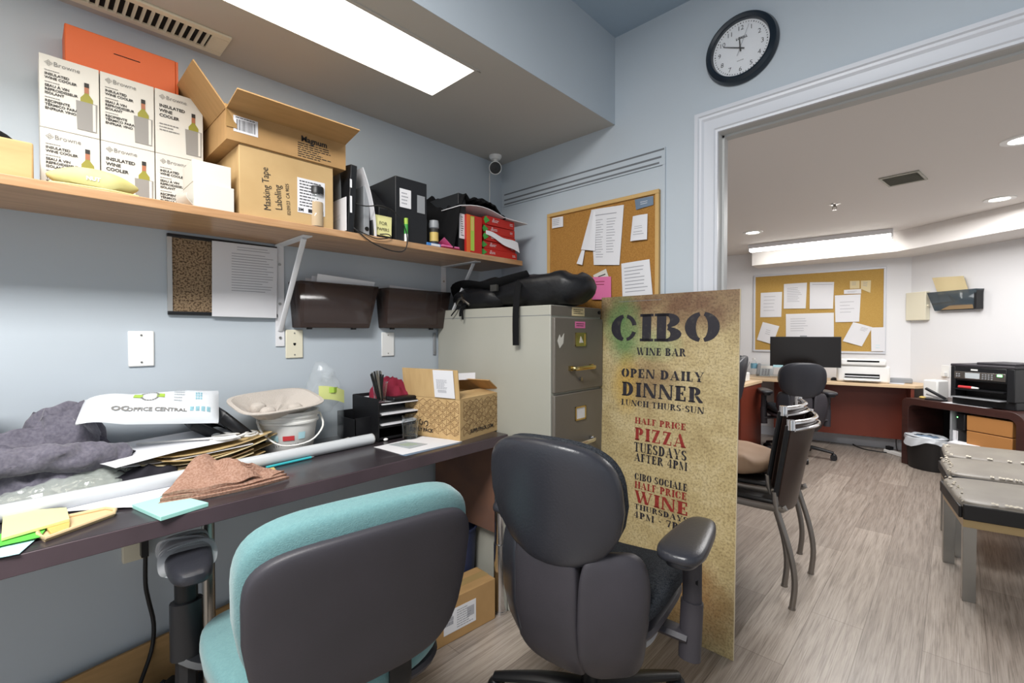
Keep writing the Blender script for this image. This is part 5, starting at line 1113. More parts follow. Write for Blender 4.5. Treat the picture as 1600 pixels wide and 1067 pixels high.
for sg in (-.93, 1):
    s = MB(); s.tube([(sg*.285, .03, .30), (sg*.29, .035, .46)], .028, sm=1, n=14, flat=(.8, 1.1)); s.tube([(sg*.29, .035, .42), (sg*.29, .035, .60)], .024, sm=1, n=14, flat=(.75, 1.1)); s.tube([(sg*.28, .03, .36), (sg*.2, .02, .37), (0, 0, .39)], .02, flat=(1.5, .8))
    po = s.build('arm_post', 'shell_black', t); s = MB(); s.cyl((sg*.285+.018, .03, .52), (sg*.285+.024, .03, .52), .011, n=16); s.build('adjust_button', 'dark_hole', po)
    s = MB(); s.ell((sg*.285, .04, .63), .056, .155, .022, .6, 36, 14, fn=lambda p: V((p.x*(1-.22*p.y/.15), p.y, p.z))); s.ell((sg*.285, .03, .607), .045, .125, .016, .6, 30, 10); s.build('arm_pad', 'leather_black', t, smooth=70)
star_base(t, r=.32, a0=.95)

# ---------------------------------------------------------------- back room: ceiling
CB = 2.18
p0, p1 = V((0.2320, 3.6304, 2.1800)), V((1.4457, 3.7000, 2.1800)); e_ = (p1-p0); L = e_.length; ang = math.atan2(e_.y, e_.x)
t = root('fluorescent_light', 'long white surface mounted ceiling lamp above the far desk', 'lamp', TR(p0.x, p0.y, CB, ang))
MB().box(0, L, -.03, .10, -.045, -.0005).build('housing', 'white_metal', t, bev=.004); s = MB(); s.tube([(.01, .035, -.05), (L-.01, .035, -.05)], .05, n=14, sm=1, flat=(1.1, .5)); s.build('diffuser', 'lamp_b', t)
for e in (0, L): q = MB(); q.box(e-.006, e+.006, -.032, .102, -.075, -.0005); q.build('end_cap', 'white_metal', t, bev=.003)
for k, (p, lab) in enumerate((((0.4602, 2.9590, 2.1800), 'round recessed spotlight in the back room ceiling left of the long lamp'), ((2.1034, 3.0002, 2.1800), 'round recessed spotlight near the bulkhead at the right of the back room'), ((2.1197, 1.5880, 2.1800), 'round recessed spotlight nearest the doorway at the right edge'))):
    t = root('recessed_spotlight', lab, 'spotlight', TR(p[0], p[1], CB), 'recessed ceiling spotlights')
    s = MB(); s.lathe([(.052, -.001), (.058, -.007), (.085, -.006), (.088, -.0005)], n=40); s.build('trim_ring', 'white_plastic', t); s = MB(); s.lathe([(0, -.003), (.054, -.003)], n=32); s.f = [f[::-1] for f in s.f]; s.build('bulb', 'lamp_spot', t)
va, vb, vc = V((1.5523, 2.0782, 2.1800)), V((1.7459, 2.0534, 2.1800)), V((1.5576, 2.3168, 2.1800)); e_ = vb-va
t = root('ceiling_vent', 'brown rectangular vent in the back room ceiling', 'vent', TR(va.x, va.y, CB, math.atan2(e_.y, e_.x)))
MB().box(0, e_.length, 0, -.25, -.002, -.0005).build('backing', 'drawer_brown', t); s = MB()
for a in ((0, e_.length, -.02, 0), (0, e_.length, -.25, -.23), (0, .012, -.23, -.02), (e_.length-.012, e_.length, -.23, -.02)): s.box(*a, -.008, -.0005)
s.build('frame', 'grey_cabinet', t)
for k in range(8): q = MB(); q.boxm(Matrix.Translation((e_.length/2, -.04-.025*k, -.006)) @ Matrix.Rotation(.6, 4, 'X'), e_.length-.026, .018, .0015); q.build('slat', 'grey_cabinet', t)
p = (1.2119, 2.3393, 2.1800)
t = root('sprinkler', 'metal fire sprinkler head hanging from the back room ceiling', 'sprinkler', TR(p[0], p[1], CB))
s = MB(); s.lathe([(0, -.004), (.03, -.004), (.036, -.0005)], n=24); s.build('escutcheon', 'chrome', t)
s = MB(); s.cyl((0, 0, -.004), (0, 0, -.02), .009, n=12); s.tube([(-.008, 0, -.018), (-.014, 0, -.032), (-.004, 0, -.047)], .0025, n=6); s.tube([(.008, 0, -.018), (.014, 0, -.032), (.004, 0, -.047)], .0025, n=6); s.lathe([(0, -.046), (.014, -.047), (.014, -.049), (0, -.05)], n=16); s.build('head', 'dark_steel', t)

# ---------------------------------------------------------------- far wall: cork board and papers
FBm = frame((0.7747, 4.2971, 1.4671), RB.to_3d())
t = root('large_cork_board', 'large cork board with light frame on the far wall of the back room', 'board', FBm)
inv = FBm.inverted(); A_, B_ = inv @ V((0.1060, 4.2248, 1.9096)), inv @ V((1.3524, 4.3597, 0.9947))
x0, x1, z1, z0 = A_.x, B_.x, (inv @ V((0.1060, 4.2248, 1.9096))).y, (inv @ V((0.1117, 4.2254, 0.9915))).y
MB().box(x0+.012, x1-.012, z0+.012, z1-.012, 0, .01).build('cork', 'cork_b', t); s = MB()
for a in ((x0, x1, z1-.022, z1), (x0, x1, z0, z0+.022), (x0, x0+.022, z0+.022, z1-.022), (x1-.022, x1, z0+.022, z1-.022)): s.box(*a, 0, .018)
s.build('frame', 'trim_white', t, bev=.003)
G8 = 'sheets pinned to the large far cork board'
Q = (
 ('upper left white sheet on the far cork board', 'paper', ((0.1864, 4.2214, 1.6960), (0.4088, 4.2455, 1.6964), (0.4017, 4.2447, 1.4029), (0.1815, 4.2209, 1.4036)), (.15, .85, .2, .9, 5)),
 ('white sheet with grey printed heading, second from left in the far board top row', 'paper', ((0.4257, 4.2473, 1.7858), (0.6532, 4.2719, 1.7874), (0.6430, 4.2678, 1.4934), (0.4258, 4.2443, 1.4980)), (.15, .8, .25, .85, 9)),
 ('white sheet with red-brown heading at the top centre of the far board', 'paper', ((0.6808, 4.2749, 1.7891), (0.9055, 4.2992, 1.7764), (0.8988, 4.2935, 1.4816), (0.6809, 4.2699, 1.4862)), (.1, .95, .88, .95, 1)),
 ('white sheet right of centre under the yellow notes on the far board', 'paper', ((0.9125, 4.3000, 1.6269), (1.1414, 4.3248, 1.6295), (1.1305, 4.3206, 1.3346), (0.9211, 4.2979, 1.3319)), (.2, .8, .3, .8, 4)),
 ('tilted sheet with a yellow spot at the lower left of the far board', 'paper', ((0.2098, 4.2239, 1.3469), (0.3822, 4.2426, 1.2943), (0.3164, 4.2325, 1.0798), (0.1483, 4.2143, 1.1333)), (.35, .65, .4, .7, 3)),
 ('wide white double sheet behind the monitor top on the far board', 'paper', ((0.4481, 4.2497, 1.4354), (0.9059, 4.2993, 1.4377), (0.9085, 4.2975, 1.1437), (0.4506, 4.2480, 1.1337)), (.1, .5, .3, .85, 6)),
 ('strongly tilted sheet at the lower right of the far board', 'paper', ((1.0788, 4.3180, 1.3321), (1.2423, 4.3357, 1.2735), (1.1552, 4.3232, 1.0688), (0.9881, 4.3051, 1.1238)), (.5, .9, .7, .9, 3)),
 ('narrow sheet with a blue patch at the right edge of the far board', 'paper', ((1.2318, 4.3275, 1.2708), (1.3464, 4.3399, 1.2724), (1.3488, 4.3382, 1.0208), (1.2363, 4.3260, 1.0184)), (.3, .7, .1, .3, 2)),
 ('torn white strip under the small yellow notes on the far board', 'paper', ((0.9947, 4.3079, 1.6834), (1.1438, 4.3240, 1.6856), (1.1442, 4.3241, 1.6361), (0.9950, 4.3079, 1.6400)), (.2, .8, .3, .7, 2)))
for k, (lab, cat, pts, ink) in enumerate(Q):
    o = paper('pinned_sheet', lab, cat, pts, m=('paper', 'ink' if k != 7 else 'cyan_note'), ink=[ink], bulge=.008, seed=k, group=G8, th=.002)
    c = (V(pts[0])+V(pts[1]))/2; pin(o, o.matrix_world.inverted() @ frame(c + (V(pts[3])-V(pts[0]))*.07, RB.to_3d()), 'grey_plastic' if k % 2 else 'clockblack')
for k, (lab, pts) in enumerate((('small square cream note, left of two at the far board top right', ((1.0463, 4.3135, 1.7776), (1.1299, 4.3225, 1.7744), (1.1306, 4.3226, 1.6933), (1.0470, 4.3135, 1.6914))), ('small cream note, right of two at the far board top right', ((1.1409, 4.3237, 1.7736), (1.2270, 4.3330, 1.7716), (1.2227, 4.3326, 1.6386), (1.1416, 4.3238, 1.6857))))):
    paper('cream_note', lab, 'note', pts, m=('manila', 'ink'), ink=[(.2, .8, .4, .9, 3)], group='small cream notes on the far board', th=.002)

# ---------------------------------------------------------------- far desk
Dz = .715
pL, pR = V((0.1524, 3.6386, 0.7150)), V((1.6124, 3.8935, 0.7150)); nB = V((-RB.y, RB.x)); nD = V((.633, .774))
bk = F1 - nB*.015 - nD*.02
lb_ = pL.xy + nB*.57
t = root('far_desk', 'long wood office desk with cherry panels along the far wall', 'desk', TR(pL.x, pL.y, 0)); O2 = pL.xy
rb_ = pR.xy + nD*.32
poly = [tuple(p-O2) for p in (pL.xy, pR.xy, rb_, bk, lb_)]
s = MB(); s.prism(poly, Dz-.03, Dz); s.build('desktop', 'desk_b_top', t, bev=.003)
eD = (pR-pL).xy.normalized(); nE = V((-eD.y, eD.x)); LD = (pR-pL).xy.length
def dl(u, v): return tuple(eD*u + nE*v)
def dprism(u0, u1, v0, v1, z0, z1): q = MB(); q.prism([dl(u0, v0), dl(u1, v0), dl(u1, v1), dl(u0, v1)], z0, z1); return q
dprism(.3, LD-.02, .30, .318, .14, Dz-.03).build('modesty_panel', 'cherry', t)
dprism(LD-.03, LD-.005, .012, .28, .0, Dz-.03).build('end_panel', 'cherry', t)
dprism(-.02, .15, .04, .45, .11, Dz-.031).build('pedestal', 'cherry', t); dprism(-.02, .122, .02, .04, .12, .48).build('drawer', 'orange_wood', t); q = dprism(-.02, .122, .02, .04, .485, Dz-.034).build('drawer', 'orange_wood', t)
s = MB(); c = dl(.04, .008); s.cyl((*c, .6), (c[0]+nE.x*.015, c[1]+nE.y*.015, .6), .008, n=12); s.build('knob', 'dark_steel', q)
# return desk at left, mostly hidden by the sign
rl = V((0.4471, 2.8429, 0.7150))
t = root('side_desk', 'desk return with pale wood top and cherry end panel beside the leaning sign', 'desk', TR(rl.x-.04, rl.y, 0)); MB().box(-.75, 0, 0, .66, Dz-.03, Dz).build('desktop', 'desk_b_top', t, bev=.003); MB().box(-.03, -.008, .01, .65, 0, Dz-.03).build('end_panel', 'cherry', t); MB().box(-.75, -.73, .01, .65, 0, Dz-.03).build('end_panel', 'cherry', t)
t = root('white_device', 'white desktop device with an antenna at the left end behind the sign', 'device', TR(rl.x-.16, rl.y+.42, Dz+.001)); s = MB(); s.box(-.08, .05, -.08, .06, 0, .09); s.build('body', 'white_plastic', t, bev=.008); s = MB(); s.box(-.078, .048, -.0815, -.079, .005, .03); s.build('slot', 'black_plastic', t); s = MB(); s.cyl((.02, .02, .09), (.06, .02, .2), .003, n=8); s.build('antenna', 'grey_plastic', t)
def onB(px_pt, rz=0.): return TR(px_pt[0], px_pt[1], Dz+.001, ang0+rz)
ang0 = math.atan2(RB.y, RB.x)
t = root('water_bottle', 'clear water bottle with blue label at the left end of the far desk', 'bottle', onB((0.1550, 4.0866, 0.7150))); s = MB(); s.lathe([(0, 0), (.034, 0), (.036, .01), (.036, .13), (.03, .155), (.015, .175), (.014, .185)], n=24); s.build('body', 'clear_plastic', t); s = MB(); s.lathe([(.0365, .08), (.0365, .14)], n=24); s.build('label', mat('bottle_label', '#7fb6cf', .5), t); s = MB(); s.lathe([(.016, .185), (.016, .2), (0, .2)], n=16); s.build('cap', 'white_plastic', t)
t = root('desk_phone', 'grey office telephone with keypad beside the water bottle', 'telephone', onB((0.2931, 3.9855, 0.7150)) @ Matrix.Rotation(.9, 4, 'X')); s = MB(); s.box(-.085, .085, 0, .17, -.03, .0); s.build('base', 'grey_screen', t, bev=.006); s = MB(); s.box(-.05, .07, .11, .15, 0, .002); s.build('display', 'alu', t)
s = MB()
for k in range(12): s.box(-.03+.03*(k % 3), -.01+.03*(k % 3), .02+.022*(k//3), .034+.022*(k//3), 0, .004)
s.build('keypad', 'grey_plastic', t); s = MB(); s.box(-.083, -.045, .005, .165, 0.001, .03); s.build('handset', 'grey_plastic', t, bev=.01)
mp = V((0.7506, 3.6941, 1.0217)); MM = TR(mp.x, mp.y, 0, ang0+.13)
t = root('monitor', 'wide black computer monitor standing on the far desk', 'monitor', MM)
mw, mz0, mz1 = .312, 0.86240, 1.17430
MB().box(-mw, mw, -.012, .03, mz0, mz1).build('housing', 'black_plastic', t, bev=.004); MB().box(-mw+.008, mw-.008, -.0135, -.011, mz0+.012, mz1-.008).build('screen', 'screen', t)
s = MB(); s.box(-.03, .03, .03, .06, Dz+.01, mz0+.15); s.build('stand_neck', 'black_metal', t); s = MB(); s.box(-.12, .12, -.06, .12, Dz+.001, Dz+.012); s.build('stand_foot', 'black_metal', t, bev=.004)
s = MB(); s.box(-.04, .02, -.01, .02, mz1, mz1+.012); s.build('webcam', 'grey_plastic', t); s = MB(); s.box(-mw+.03, -mw+.12, -.015, -.0135, mz0-.012, mz0+.012); s.build('sticky_note', 'cyan_note', t)
t = root('keyboard', 'white keyboard left of the office chair on the far desk', 'keyboard', onB((0.4857, 4.0550, 0.7150), .05)); MB().box(-.14, .3, -.06, .06, 0, .015).build('base', 'white_plastic', t, bev=.004); s = MB()
for r_ in range(4):
    for c_ in range(20): s.box(-.133+.0213*c_, -.115+.0213*c_, -.05+.026*r_, -.03+.026*r_, .015, .019)
s.build('keys', 'grey_screen', t)
t = root('laser_printer', 'white desktop laser printer on the far desk right of the monitor', 'printer', onB((1.2170, 3.8804, 0.7150), .04))
pw = .215; s = MB(); s.box(-pw, pw, .02, .22, 0, .17); s.build('body', 'white_plastic', t, bev=.02); s = MB(); s.box(-pw*.86, pw*.86, .0, .2, .17, .235); s.build('top_cover', 'white_plastic', t, bev=.014)
s = MB(); s.box(-pw*.68, pw*.62, .012, .022, .045, .085); s.build('paper_slot', 'dark_hole', t); s = MB(); s.box(-pw*.72, pw*.66, -.05, .03, .02, .035); s.build('tray', 'white_plastic', t, bev=.004); s = MB(); s.box(-pw*.6, pw*.6, -.0015, .01, .205, .222); s.build('top_slot', 'dark_hole', t); s = MB(); s.box(-pw*.3, pw*.3, -.003, .0, .19, .204); s.build('output_flap', 'white_plastic', t)
s = MB(); s.box(-pw*.7, pw*.6, .0, .016, .058, .066); s.build('paper_edge', 'paper', t)
t = root('computer_mouse', 'black computer mouse beside the white laser printer', 'mouse', onB((0.9600, 3.9946, 0.7150))); s = MB(); s.ell((0, 0, .0), .03, .045, .032, .9, fn=lambda p: V((p.x, p.y, max(p.z, 0)))); s.build('body', 'black_plastic', t)
paper('desk_sheet', 'white sheet lying at the right end of the far desk', 'paper', ((1.2283, 4.6251, 0.7160), (1.5228, 4.5052, 0.7160), (1.5280, 3.9161, 0.7160), (1.2658, 3.9975, 0.7160)), bulge=.003)
paper('envelope', 'tan envelope lying before the laser printer on the far desk', 'envelope', ((1.1337, 4.2231, 0.7170), (1.2566, 4.2901, 0.7170), (1.2751, 3.9084, 0.7170), (1.1408, 3.8677, 0.7170)), m=('folder', 'ink'), bulge=.001)
t = tag(MB().box(-.09, .09, -.05, .05, 0, .045).build('modem', 'grey_plastic', None, onB((1.4901, 4.1352, 0.7150)), bev=.008), 'dark grey flat modem box at the right end of the far desk', 'modem')
# ---------------------------------------------------------------- back room chairs
src = bpy.data.objects['black_office_chair']
c = dup(src, TR(.74, 3.36, 0, .46) @ Matrix.Scale(1.0, 4), 'black ergonomic office chair pulled up to the far desk')
c = dup(src, TR(.33, 2.05, 0, PI/2+.25) @ Matrix.Scale(1.10, 4), 'black office chair mostly hidden behind the leaning sign in the back room')
t = tag(MB().box(-.05, .05, -.06, .06, 0, .11).build('white_box', 'white_plastic', None, TR(0.23530, 3.49190, 0, .5), bev=.01), 'small white box on the back room floor beside the sign', 'box')
# stacked visitor chairs
def visitor(label, M_):
    t = root('visitor_chair', label, 'chair', M_, 'stacked visitor chairs')
    s = MB(); s.box(-.20, .20, -.16, .24, .435, .46); s.build('seat', 'bench_dark', t, bev=.01)
    s = MB(); s.tube([(-.205, .25, .425), (-.205, -.15, .425), (-.205, -.185, .44)], .011, n=8, flat=(1, 1.5)); s.tube([(.205, .25, .425), (.205, -.15, .425), (.205, -.185, .44)], .011, n=8, flat=(1, 1.5)); s.tube([(-.205, .24, .42), (.205, .24, .42)], .011, sm=1); s.build('seat_frame', 'dark_steel', t)
    for sx in (-.205, .205):
        s = MB(); s.tube([(sx, .25, .43), (sx, .27, .25), (sx, .285, .0)], .0125, n=12); s.build('leg', 'dark_steel', t)
        s = MB(); s.tube([(sx, -.155, .50), (sx, -.165, .42), (sx, -.215, .25), (sx, -.235, .12), (sx, -.225, .0)], .0125, n=12); s.cyl((sx, -.225, 0), (sx, -.225, .008), .015, n=12); s.build('leg', 'dark_steel', t)
        s = MB(); s.tube([(sx, -.158, .48), (sx, -.175, .6), (sx, -.205, .80)], .011, n=8); s.build('back_post', 'black_metal', t)
    def back(u, v):
        x = -.2+.4*u; bow = 1-(2*u-1)**2
        return (x, -.16-.05*v-.005*v*v - .055*bow*(.5+.5*v) , .42+.385*v - .03*(1-v)*bow)
    s = MB(); s.sheet(back, 17, 12, .012); s.build('backrest', 'brown_leather', t)
    P_ = [V(back(i/12, 1.0))+V((0, 0, .008)) for i in range(13)]
    s = MB(); s.tube(P_, .011, n=10, sm=2); s.tube([P_[0]+V((0, -.012, -.03)), P_[3]+V((0, -.012, -.028)), P_[6]+V((0, -.014, -.026)), P_[9]+V((0, -.012, -.028)), P_[12]+V((0, -.012, -.03))], .008); s.build('top_rail', 'chrome', t)
    for i in (0, 12): q = MB(); q.cyl(P_[i]+V((0, 0, -.03)), P_[i]+V((0, 0, .014)), .017, n=14); q.build('rail_end', 'chrome', t)
    return t
visitor('visitor chair with brown leather back, lower of two stacked by the sign', TR(1.145, .615, 0, PI/2+.02))
visitor('visitor chair with black back, stacked on top of the other and pushed left', TR(1.085, .70, .045, PI/2+.06))
t = root('tan_cushion', 'tan leather bag lying on the stacked visitor chair seat beside the sign', 'bag', TR(1.03, .66, .506))
s = MB(); s.ell((0, 0, .06), .20, .19, .06, .7, 36, 16, fn=lambda p: p+V((noise.noise(p*14)*.012, 0, noise.noise(p*10)*.02 if p.z > -.02 else 0))); s.build('body', 'skin_cushion', t)
mat('bench_frame', '#b09a72', .3, .7)
# three backless benches
bu, bv = V((.987, .159)), V((-.159, .987))
for k, (ox, oy, lab) in enumerate(((1.913, 1.015, 'peeling grey leather bench nearest the doorway'), (1.872, 1.56, 'peeling grey leather bench in the middle of the row of three'), (1.852, 2.06, 'grey leather bench farthest back in the row of three'))):
    t = root('bench', lab, 'bench', TR(ox, oy, 0, .16-.05*k), 'row of leather benches')
    W_, D_ = .62, .46-.02*k
    s = MB(); s.ell((W_/2, D_/2, .412), W_/2+.012, D_/2+.014, .045, .28, 44, 14, fn=lambda p: V((p.x, p.y, p.z+.012*max(0, p.z)/.045*(1-(p.x/W_*2)**2)*(1-(p.y/D_*2)**2)))); s.build('cushion', 'bench_leather', t, smooth=60)
    s = MB(); s.box(-.002, W_+.002, -.0145, .0, .372, .44); s.box(-.0135, .0, .01, D_-.01, .372, .425); s.build('dark_band', 'bench_dark', t, bev=.004)
    s = MB(); rr = random.Random(k+3)
    for q in range(26 if k < 2 else 10):
        x = -.01+.03*rr.random(); y = rr.uniform(0, D_); z = .458-.004*rr.random() if x > .006 else .44+.012*rr.random(); w1, w2 = rr.uniform(.003, .008), rr.uniform(.005, .016)
        s.sheet(lambda u, v: (x+w1*u*1.6, y+w2*v+.003*math.sin(u*5), z+.006*u*rr.random()+.003*math.sin(v*5)), 3, 4, .0015)
    for q in range(14):
        x = rr.uniform(.0, W_*.8); w2 = rr.uniform(.008, .025); s.sheet(lambda u, v: (x+w2*v, -.006+.012*u, .456+.004*u+.002*math.sin(v*6)), 3, 4, .0015)
    q = s.build('peeling_leather', 'peel', t, smooth=0); q['kind'] = 'stuff'
    s = MB(); s.box(0, W_, 0, .02, .335, .372); s.box(0, W_, D_-.02, D_, .335, .372); s.box(0, .02, .02, D_-.02, .335, .372); s.box(W_-.02, W_, .02, D_-.02, .335, .372); s.build('frame', 'bench_frame', t)
    for x in (0, W_-.045):
        for y in (0, D_-.03): q = MB(); q.prism([(x, y), (x+.045, y), (x+.045, y+.03), (x, y+.03)], 0, .337); q.build('leg', 'steel', t, bev=.001)
# ---------------------------------------------------------------- console against the diagonal wall
Cz = .615
KM = frame((1.527, 3.744, 0), (.79, -.613, 0)) @ Matrix.Rotation(-PI/2, 4, 'X')   # x along front, y inwards, z up
t = root('console_table', 'dark wood console with rounded waterfall ends along the diagonal wall', 'console', KM)
def arc(cx, cz, r, a0, a1, n=8): return [(cx+r*math.cos(math.radians(a0+(a1-a0)*i/n)), cz+r*math.sin(math.radians(a0+(a1-a0)*i/n))) for i in range(n+1)]
KL = .93; th = .06; s = MB()
pr2 = [(0, 0), (th, 0)] + arc(th+.05, Cz-th-.05, .05, 180, 90) + arc(KL-th-.05, Cz-th-.05, .05, 90, 0) + [(KL-th, 0), (KL, 0)] + arc(KL-.10, Cz-.10, .10, 0, 90) + arc(.05, Cz-.05, .05, 90, 180)
s.prism(pr2, -.42, 0); s.v = [V((p.x, -p.z, p.y)) for p in s.v]; s.build('frame', 'espresso', t, bev=.003)
MB().box(th, KL-th, .38, .395, .05, Cz-th).build('back_panel', 'bench_dark', t); MB().box(.40, .415, .02, .38, 0, Cz-th).build('divider', 'grey_plastic', t); MB().box(.415, KL-th, .02, .38, .27, .285).build('shelf', 'espresso', t)
for k in range(2):
    z = .287+.128*k; q = MB(); q.box(.53, .53+.31, .015, .30, z, z+.122); tag(q.build('storage_box', 'tan_drawer', None, KM, bev=.004), ('tan storage box, lower of two inside the console', 'tan storage box, upper of two inside the console')[k], 'box', 'tan storage boxes in the console')
t = root('office_printer', 'large black office printer with control panel on the dark console', 'printer', KM @ Matrix.Translation((.40, .02, Cz+.001)) @ Matrix.Rotation(.06, 4, 'Z'))
pw, pd, ph = .43, .36, .315
s = MB(); s.box(0, pw, .02, pd, 0, .06); s.box(0, .035, .0, pd, .06, ph); s.box(pw-.05, pw, 0, pd, .06, ph); s.box(.035, pw-.05, .12, pd, .06, ph); s.box(.035, pw-.05, .0, .12, .2, ph); s.build('body', 'black_plastic', t, bev=.005)
s = MB(); s.box(-.002, pw+.002, -.002, pd, ph, ph+.022); s.box(.15, pw-.02, .05, pd-.02, ph+.022, ph+.04); s.build('scanner_lid', 'shell_black', t, bev=.006)
s = MB(); s.box(.03, pw-.055, -.006, 0, .215, .275); s.build('control_panel', 'dark_steel', t, bev=.002); s = MB(); s.box(.11, .21, -.0085, -.006, .223, .268); s.build('display', 'grey_screen', t)
s = MB()
for k in range(3):
    for j in range(4): s.box(.225+.02*j, .237+.02*j, -.009, -.006, .224+.016*k, .233+.016*k)
for k in range(4): s.cyl((.05+.018*(k % 2), -.009, .236+.018*(k//2)), (.05+.018*(k % 2), -.006, .236+.018*(k//2)), .006, n=10)
s.build('buttons', 'grey_plastic', t); s = MB(); s.box(.325, .355, -.0095, -.006, .252, .268); s.build('status_light', 'led', t)
s = MB(); s.M = frame((.17, -.001, .287), (1, 0, 0)); s.rect(-.024, .024, 0, .012, .001, 0); s.build('badge', 'white_plastic', t)
s = MB(); s.box(.03, pw-.055, -.02, .1, .125, .135); s.build('output_tray', 'black_plastic', t); s = MB(); s.box(.03, pw-.06, -.05, .1, .06, .068); s.build('lower_tray', 'grey_plastic', t, bev=.002)
q = MB(); q.cyl((.07, -.012, .149), (.165, -.016, .149), .0115, n=14); mk = tag(q.build('red_marker', 'marker_red', None, t.matrix_world), 'red marker with white cap lying in the black printer tray', 'marker'); q = MB(); q.cyl((.165, -.016, .149), (.21, -.018, .149), .0095, .006, n=14); q.build('cap', 'white_plastic', mk)
s = MB(); s.box(.28, .62, -.0, .10, Cz+.0005, Cz+.0015); tag(s.build('paper_sheet', 'paper', None, KM @ Matrix.Translation((.06, .0, 0))), 'white paper lying on the console under the black printer front', 'paper')
s = MB(); s.box(.07, .20, .14, .26, Cz+.001, Cz+.17); tag(s.build('white_router_box', 'white_plastic', None, KM, bev=.012), 'white box standing at the left end of the dark console', 'box')
t = root('stapler', 'black and silver stapler standing open on the dark console', 'stapler', KM @ Matrix.Translation((.24, .07, Cz+.001)) @ Matrix.Rotation(.5, 4, 'Z')); s = MB(); s.box(-.07, .08, -.018, .018, 0, .015); s.build('base', 'black_plastic', t, bev=.004); s = MB(); s.boxm(Matrix.Translation((0, 0, .06)) @ Matrix.Rotation(.55, 4, 'Y'), .16, .03, .022); s.build('arm', 'black_plastic', t, bev=.006); s = MB(); s.boxm(Matrix.Translation((.0, 0, .03)) @ Matrix.Rotation(.3, 4, 'Y'), .13, .022, .014); s.build('magazine', 'chrome', t)
s = MB(); s.ell((.13, .07, Cz+.012), .028, .022, .012); tag(s.build('yellow_tape_roll', 'ruler', None, KM), 'small yellow roll lying beside the stapler on the console', 'tape')
t = root('waste_bin', 'black waste bin with white bag liner in front of the console', 'bin', TR(1.705, 3.655, 0, -.66)); s = MB(); s.lathe([(0, .003), (.85, .003), (1.0, .29), (1.03, .29), (.97, .285), (.82, .01), (0, .01)], n=40, sx=.165, sy=.115); s.build('body', 'bench_dark', t)
s = MB()
def liner(u, v):
    a = 2*PI*u; w_ = 1+.05*math.sin(a*9+v*3)*v; r_ = (1.02+.06*v)*w_; z = .30 - (.075+.03*math.sin(a*3+1))*v if v > .15 else .30
    if v < .15: r_ = 1.0-.4*(.15-v)/.15; z = .29+.012*v/.15
    return (.165*r_*math.cos(a), .115*r_*math.sin(a), z+.008*noise.noise(V((a*3, v*4, 1))))
s.grid(liner, 64, 10, cu=True); s.build('liner', 'trash_liner', t)
s = MB(); s.heap(.0, 0, .13, .09, .06, .25, 4, 0, .4, 16); s.build('bag_top', 'bluegrey', t)
t = root('modem_device', 'small black device with a green light hanging inside the console', 'device', KM @ Matrix.Translation((.45, .06, .40))); s = MB(); s.box(-.02, .05, -.02, .05, 0, .14); s.build('body', 'black_plastic', t, bev=.012); s = MB(); s.box(-.012, -.004, -.0215, -.0195, .10, .108); s.build('status_light', 'led', t)
s = MB(); s.sheet(lambda u, v: (.40+.06*u, .02+.02*math.sin(u*3), .27+.12*v), 5, 5, .002); tag(s.build('paper_sheet', 'paper', None, KM), 'white paper hanging inside the console beside the black device', 'paper')
s = MB(); s.sheet(lambda u, v: (.43+.20*u, -.04+.08*v, .286+.012*v), 5, 5, .02); tag(s.build('paper_pile', 'paper', None, KM), 'white paper pile on the console shelf above the benches', 'paper')
# diagonal wall: cream box, smoked pocket with envelope, outlet
FD = frame((1.6343, 4.3120, 1.4685), RD.to_3d()); iD = FD.inverted()
def dloc(p): q = iD @ V(p); return q.x, q.y
a, b_ = dloc((1.5412, 4.3882, 1.6198)), dloc((1.6990, 4.2591, 1.3380))
t = root('cream_wall_box', 'cream plastic control box on the diagonal wall beside the smoked pocket', 'control box', FD); s = MB(); s.box(a[0], b_[0], b_[1], a[1], 0, .05); s.build('case', 'cream_plastic', t, bev=.006); s = MB(); s.cyl((b_[0], (a[1]+b_[1])/2, .025), (b_[0]+.012, (a[1]+b_[1])/2, .025), .012, n=14); s.build('knob', 'cream_plastic', t)
a, b_, c = dloc((1.6983, 4.1964, 1.6041)), dloc((2.0293, 3.9257, 1.5998)), dloc((1.7463, 4.1830, 1.4247)); d_ = dloc((2.0200, 3.9592, 1.4211))
t = root('file_pocket', 'smoked wall file pocket with a cream envelope on the diagonal wall', 'file pocket', FD)
s = MB(); z_ = (c[1]+d_[1])/2; zt_ = (a[1]+b_[1])/2
v1 = [(c[0], z_, .002), (d_[0], z_, .002), (d_[0], z_, .045), (c[0], z_, .045)]; v2 = [(a[0], zt_, .002), (b_[0], zt_, .002), (b_[0], zt_, .08), (a[0], zt_, .08)]
s.add(v1+v2, [(0, 1, 2, 3), (2, 3, 7, 6), (3, 0, 4, 7), (1, 2, 6, 5), (0, 1, 5, 4)]); o = s.build('pocket', 'smoke_blue', t); q = o.modifiers.new('s', 'SOLIDIFY'); q.thickness = .003
s = MB(); s.box(b_[0]-.02, b_[0], z_, zt_, .005, .075); s.build('side_panel', 'black_plastic', t)
ea, eb, ec, ed = dloc((1.7111, 4.1859, 1.7450)), dloc((1.9234, 4.0123, 1.7294)), dloc((1.9960, 3.9788, 1.4399)), dloc((1.7965, 4.1419, 1.4305))
s = MB(); s.sheet(lambda u, v: (ed[0]*(1-u)*(1-v)+ec[0]*u*(1-v)+eb[0]*u*v+ea[0]*(1-u)*v, ed[1]*(1-u)*(1-v)+ec[1]*u*(1-v)+eb[1]*u*v+ea[1]*(1-u)*v, .022+.022*v+.006*math.sin(u*6)*v), 12, 8, .006); tag(s.build('envelope', 'manila', None, FD), 'cream padded envelope leaning in the smoked pocket on the diagonal wall', 'envelope')
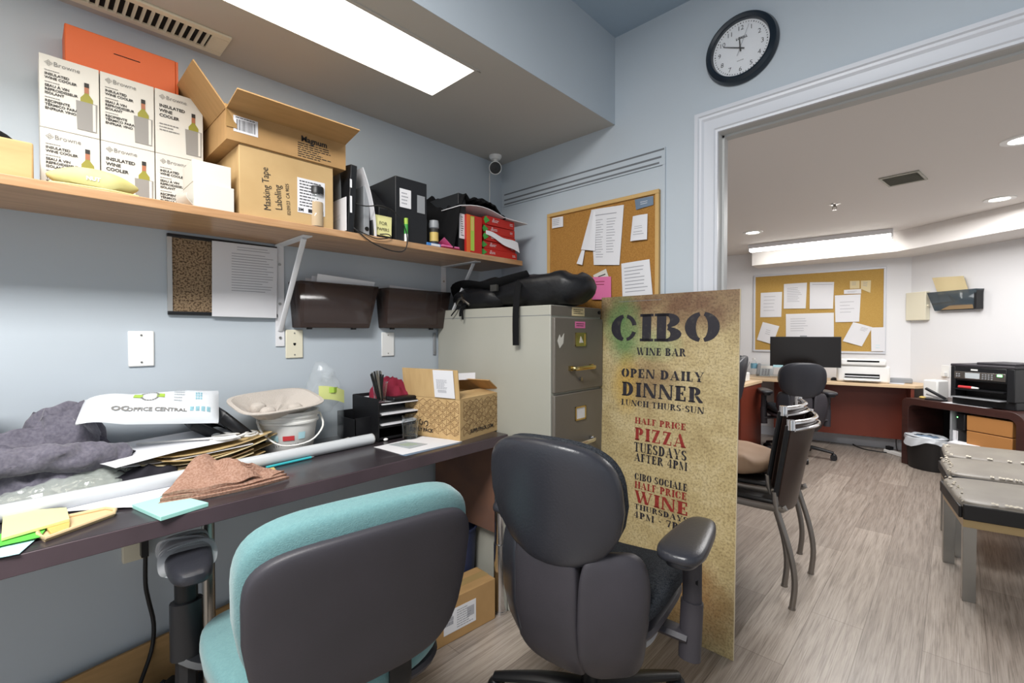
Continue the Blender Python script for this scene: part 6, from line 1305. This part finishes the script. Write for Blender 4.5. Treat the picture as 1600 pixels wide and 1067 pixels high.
s = MB(); s.prism([(c[0]+.06, z_+.006), (d_[0]-.012, z_+.006), (d_[0]-.035, zt_-.05)], .052, .055); tag(s.build('brown_card', 'folder_dark', None, FD), 'brown card corner showing through the smoked pocket', 'card')
o_ = dloc((1.8198, 4.1603, 0.8463)); t = root('wall_outlet', 'white wall outlet with plug above the console', 'outlet', FD @ Matrix.Translation((o_[0], o_[1], 0))); MB().box(-.035, .035, -.057, .057, 0, .006).build('plate', 'white_plastic', t, bev=.003); s = MB(); s.box(-.018, .018, -.045, -.01, .006, .035); s.build('plug', 'white_plastic', t)
# floor clutter behind the chair
t = root('power_strip', 'white power strip on the floor at the console foot', 'power strip', TR(1.46690, 4.06690, 0, -.75)); s = MB(); s.box(-.12, .12, -.025, .025, 0, .035); s.build('body', 'white_plastic', t, bev=.006); s = MB(); s.box(-.10, -.05, -.02, .02, .035, .07); s.build('plug', 'black_plastic', t)
s = MB(); s.tube([(0.8672, 5.5098, 0.0050), (1.0552, 4.4429, 0.0050), (1.1750, 4.1560, 0.0050), (1.3129, 4.1025, 0.0050), (1.4385, 4.1158, 0.0050)], .006); tag(s.build('floor_cable', 'cord', None), 'black cable along the floor from the far desk to the power strip', 'cable')
s = MB(); s.tube([(1.2535, 6.8230, 0.4000), (1.3545, 4.8222, 0.3500), (1.1338, 4.2574, 0.2000), (0.9826, 4.5409, 0.0500), (0.7717, 4.7039, 0.0080)], .004); tag(s.build('floor_cable', 'cord', None), 'thin black cable hanging under the far desk', 'cable')
s = MB(); s.tube([(-0.0340, 4.5454, 0.0050), (0.1034, 4.7321, 0.0050), (0.2123, 4.8928, 0.0050)], .006); s.tube([(-0.0913, 5.3924, 0.0300), (0.0887, 5.0795, 0.0050), (0.2179, 4.8400, 0.0050)], .005); tag(s.build('floor_cable', 'cord', None), 'black cable on the floor under the left end of the far desk', 'cable')
s = MB(); s.tube([(1.3897, 5.4310, 0.5000), (1.4339, 4.7239, 0.3000), (1.4527, 4.2541, 0.1000), (1.4671, 4.2019, 0.0200)], .004); tag(s.build('floor_cable', 'cord', None), 'black cable dropping behind the right end of the far desk', 'cable')
bpy.context.view_layer.update()
